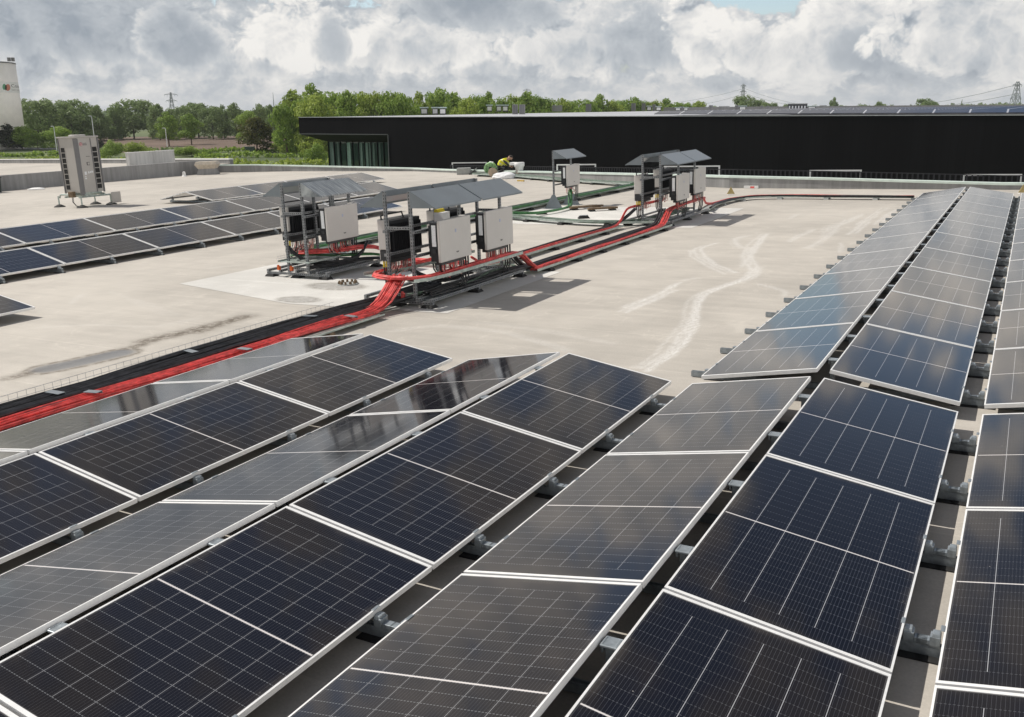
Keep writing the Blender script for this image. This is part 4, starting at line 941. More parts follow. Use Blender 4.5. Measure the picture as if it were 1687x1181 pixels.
def lump(name, label, cat, loc, sx, sy, sz, mat, seed):
    rnd = random.Random(seed); bm = bmesh.new(); bmesh.ops.create_icosphere(bm, subdivisions=4, radius=1)
    from mathutils import noise as mn
    for v in bm.verts:
        k = 1 + .22 * mn.noise(v.co * 1.7 + Vector((seed, 0, 0))) + .08 * mn.noise(v.co * 5); v.co = Vector((v.co.x * sx * k, v.co.y * sy * k, max(v.co.z * sz * k, -sz * .55) + sz * .55))
    me = bpy.data.meshes.new(name); bm.to_mesh(me); bm.free(); me.materials.append(M[mat]); me.polygons.foreach_set('use_smooth', [True] * len(me.polygons))
    o = bpy.data.objects.new(name, me); COL.objects.link(o); o.location = loc; return tag(o, label, cat)
lump('sack', 'crumpled white plastic sack lying in front of the worker', 'sack', (-21.6, 38.35, 0), .62, .45, .19, 'sack', 3)
t = thing('cable_coil', 'upright coil of pale green cable left of the worker', 'cable coil', (-23.45, 40.35, 0), R(20)); b = MB()
for k in range(22):
    r = .12 + .20 * ((k * 7) % 22) / 22; y = ((k * 5) % 9 - 4) * .03
    b.tube([(r * math.cos(a), y + .03 * math.sin(3 * a + k), .34 + r * math.sin(a)) for a in np.linspace(0, 6.283, 24)], .020, 5)
b.build('coil', plain('pale_green_cable', (.34, .56, .28), .5, 0, .45, 14), t, True); b = MB(); b.tube([(-.1, 0, .5), (0, .02, .64), (.14, 0, .60)], .07, 8); b.build('wrap', 'white', t)
t = thing('cable_drum', 'small wooden cable drum lying before the worker', 'cable drum', (-22.75, 39.35, .22), R(35)); b = MB()
for y in (-.14, .14): b.tube([(0, y - .02, 0), (0, y + .02, 0)], .22, 18)
b.build('flange', plain('pale_wood', (.45, .36, .27), .8), t); b = MB(); b.tube([(0, -.12, 0), (0, .12, 0)], .13, 16); b.build('cable_winding', 'black', t)
t = thing('tool_case', 'open grey tool case on the roof left of the worker', 'tool case', (-25.6, 41.3, 0), R(25)); b = MB(); b.box((0, 0, .17), (.7, .4, .34)); b.build('body', 'bench', t, bevel=.02); b = MB(); b.box((.52, -.1, .2), (.4, .38, .03), rot=Matrix.Rotation(-.6, 3, 'Y')); b.build('lid', 'bench', t); b = MB(); b.box((.55, -.28, .03), (.5, .3, .05)); b.build('tool_roll', 'rubber', t)
t = thing('timber_stick', 'short yellow timber stick lying on the roof right of the sack', 'timber', (-19.75, 36.6, 0), R(-20)); b = MB(); b.box((0, 0, .032), (.42, .07, .06)); b.build('stick', plain('yellow_timber', (.5, .34, .08), .7), t)
for i, (p, lab) in enumerate((((1204, 321), 'small yellow warning triangle on the roof behind the distant rack'), ((1685, 319), 'small yellow warning triangle at the right edge by the parapet'))):
    q = at_roof(*p); t = thing('warning_triangle', lab, 'warning sign', q, R(20), 'warning triangles on the roof'); b = MB(); b.prism([(-.13, 0, .03), (.13, 0, .03), (0, 0, .27)], (0, 0, 0), (0, .02, 0)); b.build('plate', plain('mustard_plate', (.42, .33, .14), .6), t); b = MB(); b.box((0, .03, .012), (.2, .16, .022)); b.build('base', 'white', t)
q = at_roof(1239, 310); t = thing('tape_roll', 'white block with red mark at the parapet foot', 'marker block', (q[0], q[1] - .12, 0)); b = MB(); b.box((0, 0, .05), (.5, .1, .09)); b.build('block', 'white', t); b = MB(); b.box((.05, -.052, .05), (.14, .006, .06)); b.build('mark', 'red', t)

# ------------------------------------------------------------------ tip the roof into the level world
bpy.context.view_layer.update()
for o in ROOF: o.matrix_world = TILT @ o.matrix_world
ROOF = []

# ------------------------------------------------------------------ landscape
def ground_mat():
    n = NT('grassland'); o = n.tc(); a = n.noise(o, .02, 6, .6); b_ = n.noise(o, .6, 6, .7)
    f = n.math('ADD', n.math('MULTIPLY', a, .6), n.math('MULTIPLY', b_, .4))
    return n.set(n.mix(n.rng(f, .35, .65, 0, 1), (.045, .075, .022), (.12, .15, .045)), .9)
M['grass'] = ground_mat()
def field_mat():
    n = NT('ploughed_soil'); o = n.tc(); sp = n.N('ShaderNodeSeparateXYZ'); n.L(o, sp.inputs[0])
    f = n.math('MULTIPLY_ADD', n.math('SINE', n.math('MULTIPLY', sp.outputs[0], 1.6)), .08, n.noise(o, .05, 6, .6))
    return n.set(n.mix(n.rng(f, .3, .7, 0, 1), (.105, .070, .050), (.165, .112, .082)), .95)
M['soil'] = field_mat()
b = MB(); S = 9000; nseg = 64
b.poly([(S * math.cos(2 * math.pi * k / nseg), S * math.sin(2 * math.pi * k / nseg), GZ) for k in range(nseg)]); struct(b.build('ground', 'grass'), False)
b = MB(); b.poly([ground_at(x, y) + Vector((0, 0, .02)) for x, y in ((150, 252), (470, 246), (545, 238), (545, 222.5), (150, 226))]); struct(b.build('ploughed_field', 'soil'), False)
b = MB(); b.poly([ground_at(x, y) + Vector((0, 0, .03)) for x, y in ((-60, 247), (140, 246), (140, 243.5), (-60, 244.5))]); struct(b.build('road', plain('asphalt', (.22, .22, .22), .9)), False)

def leaf_cloud(b, vals, centre, rad, n, size, rnd, shell=.55):
    for _ in range(n):
        d = Vector((rnd.gauss(0, 1), rnd.gauss(0, 1), rnd.gauss(0, 1))).normalized(); k = rnd.uniform(shell ** 2, 1) ** .5
        p = Vector(centre) + Vector((d.x * rad[0], d.y * rad[1], d.z * rad[2])) * k
        nrm = (d + Vector((rnd.gauss(0, .6), rnd.gauss(0, .6), rnd.gauss(0, .6) + .3))).normalized(); x = nrm.orthogonal().normalized(); x.rotate(Matrix.Rotation(rnd.uniform(0, 6.28), 3, nrm)); y = nrm.cross(x); s = size * rnd.uniform(.6, 1.3)
        b.poly([p - x * s * .5, p - y * s * .35 + x * s * .1, p + x * s * .55, p + y * s * .35 + x * s * .05]); vals.append(rnd.random())
def crown_mesh(name, kind, seed, n=5200):
    """crown in a unit box: base at z=0, height 1, width about 1"""
    rnd = random.Random(seed); b = MB(); vals = []
    U = rnd.uniform
    if kind == 'round':
        lobes = [((0, 0, .50), (.30, .30, .38))]
        for k in range(24):
            z = U(.10, .86); R_ = .36 * math.sqrt(max(.08, 1 - ((z - .45) / .50) ** 2)); a = U(0, 6.28); q = R_ * U(.75, 1.1); s_ = U(.11, .20)
            lobes.append(((q * math.cos(a), q * math.sin(a), z), (s_, s_, s_ * .82)))
        lobes += [((U(-.14, .14), U(-.14, .14), U(.80, .90)), (U(.10, .15),) * 2 + (.09,)) for _ in range(4)]
    elif kind == 'tall':
        lobes = [((0, 0, .5), (.26, .26, .42))]
        for k in range(24):
            z = U(.08, .88); R_ = .33 * min(1, (1.05 - z) * 1.9) * min(1, .5 + z * 2.2); a = U(0, 6.28); q = R_ * U(.75, 1.1); s_ = U(.11, .18)
            lobes.append(((q * math.cos(a), q * math.sin(a), z), (s_, s_, s_ * .8)))
        lobes += [((U(-.06, .06), U(-.06, .06), .92), (.08, .08, .09)) for _ in range(3)]
    elif kind == 'cone':
        lobes = [((.36 * (1 - z) * math.cos(a), .36 * (1 - z) * math.sin(a), z), (.21 * (1.15 - z),) * 2 + (.085,)) for a, z in [(U(0, 6.28), U(.06, .95)) for _ in range(34)]] + [((0, 0, .45), (.2, .2, .42))]
    else:
        lobes = [((U(-.33, .33), U(-.33, .33), U(.12, .68)), (U(.16, .27),) * 2 + (U(.18, .30),)) for _ in range(14)]
    tot = sum(l[1][0] * l[1][2] for l in lobes)
    for c, r in lobes: leaf_cloud(b, vals, c, r, int(n * r[0] * r[2] / tot), .05, rnd, .5)
    o = b.build(name, 'leaf_far'); me = o.data; at = me.attributes.new('leaf', 'FLOAT', 'FACE'); at.data.foreach_set('value', vals); bpy.data.objects.remove(o); return me
CROWNS = {k: [crown_mesh('crown', k, 100 * i + j) for j in range(n)] for i, (k, n) in enumerate((('round', 4), ('tall', 3), ('cone', 1), ('bush', 2)))}
CROWN_BY_MAT = {}
def crown_for(kind, j, mat):
    key = (kind, j, mat)
    if key not in CROWN_BY_MAT:
        m = CROWNS[kind][j].copy(); m.materials.clear(); m.materials.append(M[mat]); CROWN_BY_MAT[key] = m
    return CROWN_BY_MAT[key]
def trunk_mesh():
    b = MB(); b.tube([(0, 0, 0), (.01, 0, .3), (0, .01, .62)], [.022, .017, .008], 7)
    for k in range(5):
        a = k * 1.3; b.tube([(0, 0, .25 + k * .05), (.12 * math.cos(a), .12 * math.sin(a), .42 + k * .05), (.2 * math.cos(a), .2 * math.sin(a), .55 + k * .05)], [.010, .007, .004], 5)
    o = b.build('trunk', 'bark'); me = o.data; bpy.data.objects.remove(o); return me
TRUNK = trunk_mesh(); tcount = 0
def tree(name, label, px, ytop, ybase, wpx, kind, mat, dist=None, group=None, stem=.2, cat='tree', wmul=1.15):
    """placed where its foot stands on the ground; ybase = pixel row of the foot (or a distance)"""
    global tcount; tcount += 1; rnd = random.Random(tcount * 17)
    if dist is None: foot = ground_at(px, ybase); dist = math.hypot(foot.x, foot.y)
    else: p = level_at(px, 200, dist); foot = Vector((p.x, p.y, GZ))
    top = level_at(px, ytop, dist).z; h = top - GZ; w = wpx * dist / FPX * wmul
    t = thing(name, label, cat, tuple(foot), rnd.uniform(0, 6.28), group, False)
    j = rnd.randrange(len(CROWNS[kind])); c = bpy.data.objects.new('crown', crown_for(kind, j, mat)); COL.objects.link(c); c.parent = t
    c.location = (0, 0, h * stem * .7); c.scale = (w, w, h * (1 - stem * .7))
    tr = bpy.data.objects.new('trunk', TRUNK); COL.objects.link(tr); tr.parent = t; tr.scale = (h, h, h)
G1 = 'trees behind the ploughed field'
far = [(66, 159, 52, 'round', 'broad dark tree right beside the white silo'), (117, 160, 54, 'round', 'second broad tree from the silo above the outdoor unit'), (162, 173, 32, 'tall', 'slim pointed tree in the dip right of the second broad tree'), (186, 177, 26, 'tall', 'narrow tree left of the tallest field-edge tree'), (218, 160, 58, 'round', 'tallest broad tree along the left field edge'),
       (261, 171, 34, 'tall', 'pointed tree left of the distant left pylon'), (283, 176, 28, 'round', 'tree top directly under the distant left pylon'), (304, 172, 28, 'round', 'tree behind the two young field trees'), (325, 166, 44, 'round', 'high rounded tree just right of the left pylon'), (349, 172, 36, 'round', 'dense rounded tree at middle of the field edge'), (368, 172, 22, 'tall', 'slim tree just left of the willow-like pair'),
       (388, 169, 32, 'tall', 'tall tree above the middle of the brown field'), (410, 180, 26, 'round', 'lower tree above the reddish field tree'), (428, 171, 28, 'tall', 'tree left of the thin mast'), (446, 172, 26, 'tall', 'tree right under the thin mast'), (462, 176, 30, 'round', 'tree at the right end of the field edge')]
for i, (x, yt, w, k, lab) in enumerate(far): tree('tree', lab, x, yt, None, w, k, 'leaf_far', 385 + (i * 37 % 30), G1, .02, wmul=1.3)
G2 = 'young trees and shrubs before the field'
for a in [('conifer', 'dark spreading conifer at the left edge before the silo', 6, 194, 246, 66, 'cone', 'leaf_dark', .1), ('tree', 'pale green tree between the dark conifer and the silo foot', 37, 206, 246, 38, 'round', 'leaf_fresh', .1), ('tree', 'small round tree left of the outdoor unit', 63, 217, 247, 31, 'round', 'leaf_fresh', .12),
          ('tree', 'round light green tree peeping out behind the outdoor unit top left', 98, 206, 247, 40, 'round', 'leaf_fresh', .1), ('tree', 'large dark green tree behind the light green one near the silo', 83, 188, 232, 52, 'round', 'leaf_dark', .08), ('tree', 'yellow green tree behind the outdoor unit top', 125, 193, 232, 46, 'round', 'leaf_bright', .08), ('tree', 'shadowed tree left of the yellow green tree', 102, 190, 230, 36, 'round', 'leaf_far', .08),
          ('tree', 'left one of two young trees before the brown field', 279, 184, 241, 38, 'tall', 'leaf_fresh', .26), ('tree', 'right one of two young trees before the brown field', 316, 187, 238, 40, 'tall', 'leaf_fresh', .24), ('tree', 'reddish brown tree before the brown field near the hall', 424, 190, 251, 54, 'round', 'leaf_red', .08), ('tree', 'green tree directly behind the reddish tree', 414, 180, 236, 44, 'round', 'leaf_fresh', .1),
          ('shrub', 'low round shrub right of the outdoor unit', 183, 227, 260, 30, 'bush', 'leaf_fresh', .0), ('shrub', 'bright shrub behind the white wall block', 229, 230, 256, 40, 'bush', 'leaf_bright', .0), ('shrub', 'small dark bush beside the outdoor unit right edge', 164, 228, 248, 18, 'bush', 'leaf_dark', .0), ('shrub', 'wide shrub above the stained wall', 316, 238, 258, 40, 'bush', 'leaf_fresh', .0), ('shrub', 'left dark shrub of the clump above the stained wall', 296, 240, 256, 22, 'bush', 'leaf_far', .0), ('shrub', 'rounded shrub right of the clump above the stained wall', 347, 243, 258, 30, 'bush', 'leaf_fresh', .0),
          ('shrub', 'yellow green shrub beside the black hall corner', 487, 224, 252, 44, 'bush', 'leaf_bright', .0), ('shrub', 'small yellow bush right of the reddish tree', 455, 233, 246, 18, 'bush', 'leaf_bright', .0), ('shrub', 'drooping shrub touching the black hall corner', 521, 229, 268, 34, 'bush', 'leaf_fresh', .0),
          ('tree', 'small round tree at the left foot of the field-edge trees', 185, 208, 229, 14, 'round', 'leaf_fresh', .1), ('tree', 'small round tree at the foot of the tallest field-edge tree', 200, 208, 229, 16, 'round', 'leaf_fresh', .1), ('tree', 'dim bushy tree in the gap left of the brown field', 150, 205, 231, 34, 'round', 'leaf_far', .05), ('tree', 'dim bushy tree under the slim pointed trees', 172, 204, 231, 34, 'round', 'leaf_far', .05)]:
    tree(a[0], a[1], a[2], a[3], a[4], a[5], a[6], a[7], None, G2, a[8])
G3 = 'wood behind the black hall'
wood = [(484, 148, 46, 260), (470, 166, 34, 235), (503, 158, 34, 235), (515, 137, 48, 270), (520, 150, 50, 230), (545, 146, 40, 250), (572, 149, 42, 235), (590, 147, 38, 262), (610, 146, 42, 240), (636, 151, 40, 235), (652, 146, 36, 262), (668, 149, 42, 240), (692, 151, 40, 250), (712, 148, 40, 265), (727, 141, 40, 285), (748, 152, 40, 262), (768, 156, 36, 250), (785, 152, 38, 280), (806, 151, 36, 270), (826, 158, 34, 262), (846, 153, 38, 290), (868, 151, 42, 280), (886, 154, 34, 300), (905, 161, 34, 300), (925, 162, 34, 320), (946, 161, 36, 340), (968, 161, 32, 330), (988, 155, 34, 350), (1008, 162, 32, 350), (1026, 161, 30, 380), (1044, 160, 34, 380), (1064, 164, 30, 400), (1078, 163, 26, 400), (1096, 162, 34, 420), (1112, 166, 28, 420), (1132, 167, 26, 460), (1150, 166, 30, 480)]
for i, (x, yt, w, dd) in enumerate(wood):
    tree('tree', f'{ORD[i % 20]} tree ' + ('from the left in the wood behind the black hall' if i < 20 else 'after the twentieth in the wood behind the black hall'), x, yt, None, w, 'round' if i % 3 else 'tall', 'leaf_fresh' if i % 4 else 'leaf_bright', dd, G3, .02, wmul=1.5)
for (x, yt, w, dd, k, lab) in [(1224, 154, 36, 520, 'round', 'dark tree at the foot of the middle pylon'), (1248, 162, 40, 520, 'round', 'low broad tree right of the middle pylon'), (1274, 167, 26, 520, 'round', 'small tree two places right of the middle pylon'), (1293, 169, 16, 520, 'round', 'tiny tree left of the long rooftop unit'), (1372, 160, 19, 600, 'tall', 'open-crowned tree on the horizon right of the long rooftop unit'), (1412, 165, 32, 640, 'bush', 'low pale tree on the horizon left of the round one'), (1446, 165, 15, 640, 'round', 'small round tree on the horizon'), (1517, 160, 40, 600, 'round', 'largest lone round tree on the right horizon'), (1581, 164, 6, 700, 'cone', 'thin dark poplar on the right horizon'), (1640, 168, 30, 700, 'bush', 'low bush on the horizon near the right pylon'), (1668, 167, 26, 700, 'bush', 'low bush at the foot of the right pylon'), (1345, 170, 26, 620, 'bush', 'low bush behind the long rooftop unit')]:
    tree('tree', lab, x, yt, None, w, k, 'leaf_far', dd, 'lone trees on the right horizon', .05)
# hedges
def hedge(label, p0, p1, h, w, mat, seed, dens=9):
    a, c = ground_at(*p0), ground_at(*p1); rnd = random.Random(seed); b = MB(); vals = []; L = (c - a).length
    for _ in range(int(L * dens)):
        f = rnd.random(); q = a + (c - a) * f; k = .75 + .35 * math.sin(f * L * .33 + seed) * math.sin(f * L * .11)
        leaf_cloud(b, vals, q + Vector((rnd.uniform(-w, w) / 2, rnd.uniform(-w, w) / 2, rnd.uniform(.25, .75) * h * k)), (.5, .5, .4 * h * .5), 2, .9, rnd, .2)
    o = b.build('hedge', mat); at = o.data.attributes.new('leaf', 'FLOAT', 'FACE'); at.data.foreach_set('value', vals); tag(o, label, 'hedge', None, False)
hedge('dark clipped hedge across the left of the picture below the trees', (-40, 258), (150, 258), 1.7, 3, 'leaf_fresh', 1)
hedge('lower yellow green hedge along the neighbouring roof edge', (-40, 266), (215, 266), 1.3, 5, 'leaf_bright', 2)
hedge('dark trimmed hedge below the brown field', (300, 251), (545, 250), 1.5, 2.5, 'leaf_fresh', 3)
hedge('second trimmed hedge in front of the dark one', (330, 260), (545, 259), 1.8, 3, 'leaf_fresh', 4)
hedge('wide bright hedge right above the concrete parapet', (285, 274), (545, 273), 1.9, 7, 'leaf_bright', 5)
hedge('thin hedge at left foot of the brown field', (130, 250), (300, 249), 1.4, 2.5, 'leaf_far', 6)
# distant woods on the horizon
rnd = random.Random(5); b = MB(); vals = []
for k in range(520):
    px = rnd.uniform(-40, 1740); d = rnd.uniform(1300, 2600); p = level_at(px, 200, d); h = rnd.uniform(6, 13)
    leaf_cloud(b, vals, (p.x, p.y, GZ + h * .5), (rnd.uniform(10, 26), rnd.uniform(10, 26), h * .5), 16, 9, rnd, .2)
o = b.build('distant_woods', 'leaf_far'); at = o.data.attributes.new('leaf', 'FLOAT', 'FACE'); at.data.foreach_set('value', vals); o['kind'] = 'stuff'; o['label'] = 'hazy band of far woods along the horizon'; o['category'] = 'woods'

# ------------------------------------------------------------------ black hall
BV, ZT = 65.0, 2.11
def fx(px, y=BV): d = ray(px, 200, BG); return d.x / d.y * y
def fz(px, py, y=BV): d = ray(px, py, BG); return CAM.z + d.z * (y / d.y)
def black_mat():
    n = NT('black_cladding'); sp = n.N('ShaderNodeSeparateXYZ'); n.L(n.tc(), sp.inputs[0])
    r = n.math('FRACT', n.math('MULTIPLY', sp.outputs[0], 2.2)); seam = n.math('LESS_THAN', n.math('FRACT', n.math('DIVIDE', sp.outputs[0], 3.1)), .012)
    f = n.noise(n.map(n.tc(), (1, 1, .12)), .55, 5, .6)
    c = n.mix(n.rng(f, .35, .7, 0, 1), (.0065, .0065, .0078), (.0095, .0095, .011)); c = n.mix(n.math('MULTIPLY', n.math('LESS_THAN', r, .12), .6), c, (.006, .006, .007)); c = n.mix(seam, c, (.005, .005, .006))
    n.p.inputs['Specular IOR Level'].default_value = .12
    return n.set(c, .7)
M['black_wall'] = black_mat()
hall = thing('hall', 'long black flat-roofed hall with glazed recessed corner', 'building', (0, BV, GZ), 0, None, False)
xl, xg0, xg1, xr = fx(492), fx(539, BV + 3.17), fx(638), 34.0
zs = fz(560, 221.5); zg = fz(560, 233.5, BV + 3); H = ZT - GZ
b = MB()
b.box(((xg1 + xr) / 2, 75, H / 2), (xr - xg1, 150, H))                                   # main mass
b.box(((xl + xg1) / 2 - .0005, 75, (zs + ZT) / 2 - GZ), (xg1 - xl - .001, 150, ZT - zs))                    # cantilevered top of the corner
b.box(((xg0 + xg1) / 2, 78, (zs - GZ) / 2), (xg1 - xg0 - 3.5, 143, zs - GZ - .002))
b.build('wall', 'black_wall', hall)
b = MB(); b.prism([(xl + .02, .03, zs - GZ - .002), (xg1 - .02, .03, zs - GZ - .002), (xg1 - .02, 3.16, zg - GZ), (xg0 - .05, 3.16, zg - GZ)], (0, 0, 0), (0, .15, -.002)); b.build('soffit', 'trousers', hall)
b = MB(); b.box(((xl + xg1) / 2, -.03, zs - GZ + .03), (xg1 - xl, .05, .06)); b.box((xg1 + .03, -.03, (zs - GZ) / 2), (.06, .05, zs - GZ)); b.build('recess_trim', plain('dark_trim', (.12, .13, .13), .5), hall)
def hall_glass():
    n = NT('green_glass'); n.set((.026, .066, .050), .04, 0, 1.55); n.p.inputs['Specular IOR Level'].default_value = .8; return n.m
M['hglass'] = hall_glass()
b = MB(); b.box(((xg0 + xg1) / 2, 3.2, (zg - GZ) / 2), (xg1 - xg0, .05, zg - GZ)); gw = b.build('glazed_front', 'hglass', hall)
b = MB(); b.box((xg0, 6.5, (zg - GZ) / 2), (.05, 6.5, zg - GZ)); b.build('glazed_side', 'hglass', hall)
b = MB(); nm = 13
for k in range(nm + 1): b.box((xg0 + (xg1 - xg0) * k / nm, 3.12, (zg - GZ) / 2), (.07, .08, zg - GZ))
for z in (.35, .62): b.box(((xg0 + xg1) / 2, 3.11, (zg - GZ) * z), (xg1 - xg0, .07, .08))
b.build('mullions', 'black_wall', gw)
rnd = random.Random(8); 
for (pa, pb, c) in ((541, 547, .2), (569, 575, .75), (588, 592, .22), (592, 594.5, .5), (599, 604, .5), (606, 611, .25), (612, 615, .3), (553, 556, .16), (622, 625, .2)):
    b = MB(); x0, x1 = fx(pa, BV + 3.15), fx(pb, BV + 3.15); b.box(((x0 + x1) / 2, 3.155, (zg - GZ) / 2), (x1 - x0, .03, zg - GZ - .1)); b.build('curtain_panel', plain('pale_curtain', (.42 * c + .03, .62 * c + .06, .54 * c + .05), .5), gw)
b = MB(); b.poly([(xl + .3, .3, H + .005), (xr - .3, .3, H + .005), (xr - .3, 149.7, H + .005), (xl + .3, 149.7, H + .005)]); b.build('roof', plain('pale_roof', (.42, .43, .46), .7, 0, .12, .05), hall)
b = MB()
b.box(((xl + xr) / 2, .06, H + .012), (xr - xl, .2, .05)); b.build('roof_edge', plain('pale_edge', (.46, .48, .50), .5), hall)
b = MB(); b.box(((-62 + xr) / 2, 104, H + .30), (xr + 62, .3, .60)); b.build('rear_upstand', plain('grey_upstand', (.20, .20, .20), .8), hall)
def far_pv():
    n = NT('far_solar_rows'); sp = n.N('ShaderNodeSeparateXYZ'); n.L(n.tc(), sp.inputs[0]); q = n.math('LESS_THAN', n.math('FRACT', n.math('DIVIDE', sp.outputs[0], 2.1)), .05)
    return n.set(n.mix(n.math('MULTIPLY', q, .8), (.02, .024, .045), (.55, .56, .6)), .2)
M['far_pv'] = far_pv(); b = MB()
for k in range(40):
    y = BV + 2.2 + k * 2.5; x0 = -25 - k * .15 + (8 if k % 7 == 3 else 0)
    for s in (1, -1):
        b.hexa([(x0, y, ZT + .33), (xr - 1, y, ZT + .33), (xr - 1, y + s * 1.1, ZT + .13), (x0, y + s * 1.1, ZT + .13), (x0, y, ZT + .36), (xr - 1, y, ZT + .36), (xr - 1, y + s * 1.1, ZT + .16), (x0, y + s * 1.1, ZT + .16)])
o = b.build('distant_solar_panels', 'far_pv'); o['kind'] = 'stuff'; o['label'] = 'bluish rows of solar panels covering the roof of the black hall'; o['category'] = 'solar panels'
def roof_unit(label, pxl, pxr, pyt, pyb, style, group):
    d = ray((pxl + pxr) / 2, pyb, BG); k = (ZT + .02 - CAM.z) / d.z; p = CAM + d * k; dist = math.hypot(p.x, p.y)
    if not 0 < dist < 240 or d.z >= -1e-4: p = level_at((pxl + pxr) / 2, pyb, 165); dist = 165; p.z = ZT
    w = (pxr - pxl) * dist / FPX; h = (pyb - pyt) * dist / FPX; t = thing('rooftop_unit', label, 'rooftop unit', (p.x, p.y, ZT + .02), math.atan2(-p.x, p.y) , group, False)
    if style == 'fan':
        b = MB(); b.box((0, 0, h * .42), (w * .78, w * .7, h * .8)); b.build('housing', 'dark', t)
        b = MB(); b.box((0, -w * .36, h * .44), (w * .62, .04, h * .55)); b.build('door', 'white', t, bevel=.03)
        b = MB(); b.box((0, 0, h * .92), (w, w * .9, h * .16)); b.build('hood', plain('pale_hood', (.50, .60, .58), .5), t)
    elif style == 'stack':
        b = MB(); b.box((0, 0, h / 2), (w, w * .8, h)); b.build('housing', 'parapet', t)
        b = MB()
        for k in range(3): b.box((w * (-.25 + .25 * k), -w * .41, h * .5), (w * .1, .03, h * .9))
        b.build('louvre', 'hvac_dark', t)
    else:
        b = MB(); b.box((0, 0, h * .5), (w, w * .35, h)); b.build('housing', 'parapet' if style == 'box' else 'dark', t); b = MB(); b.box((0, 0, h + .06), (w * 1.04, w * .4, .1)); b.build('lid', 'bench', t)
        if style == 'long':
            b = MB()
            for k in range(6): b.box((w * (-.42 + .16 * k), -w * .18, h * .45), (w * .07, .05, h * .5))
            b.build('panel', 'sticker', t)
gp = 'units on the roof of the black hall'
for a in [(692, 706, 177, 189, 'fan', 'leftmost white hooded fan unit on the black hall roof'), (711, 723, 177, 189, 'fan', 'second white hooded fan unit on the black hall roof'), (723, 736, 177, 189, 'fan', 'third white hooded fan unit on the black hall roof'), (801, 812, 173, 184, 'fan', 'first fan unit of the farther group of three'), (817, 827, 173, 184, 'fan', 'second fan unit of the farther group of three'), (827, 838, 173, 184, 'fan', 'third fan unit of the farther group of three'),
          (844, 853, 173, 188, 'stack', 'left one of the grey twin stacks on the hall roof'), (855.5, 865, 173, 188, 'stack', 'right one of the grey twin stacks on the hall roof'), (910, 926, 175, 183.5, 'box', 'plain pale box on the hall roof right of the twin stacks'), (965, 974, 172, 184, 'stack', 'lone grey stack right of the pale box'), (1040, 1047, 171, 183, 'stack', 'left grey stack of the pair in the middle of the roof'), (1057, 1063, 171, 182, 'stack', 'right grey stack of the pair in the middle of the roof'), (1065, 1074, 171, 179, 'fan', 'small fan unit right of the middle stack pair'), (1075, 1080, 170, 180, 'stack', 'slim stack between two small fan units'), (1080, 1090, 171, 178.5, 'fan', 'small fan unit right of the slim stack'),
          (1112, 1122, 173, 178.5, 'fan', 'tiny fan unit left of the tiny stack'), (1120, 1126, 172, 178.5, 'stack', 'tiny stack between two tiny fan units'), (1126, 1134, 173, 178.5, 'fan', 'tiny fan unit right of the tiny stack'), (1168, 1174, 170, 178, 'stack', 'small grey stack left of the middle pylon'), (1185, 1201, 172, 177.5, 'box', 'low box below the middle pylon'), (1211, 1217, 170, 177.5, 'stack', 'stack directly under the middle pylon'), (1217, 1230, 170, 177, 'fan', 'wide fan unit right under the middle pylon'), (1253, 1257, 170, 177, 'stack', 'thin stack right of the middle pylon'), (1263, 1267, 170.5, 177, 'stack', 'second thin stack right of the middle pylon'), (1300, 1328, 167.5, 176, 'long', 'long dark rooftop unit with pale panels'), (1330, 1345, 170, 176, 'fan', 'fan unit touching the long dark unit'), (1352, 1361, 170.5, 176, 'box', 'small box right of the long dark unit')]:
    roof_unit(a[5], a[0], a[1], a[2], a[3], a[4], gp)

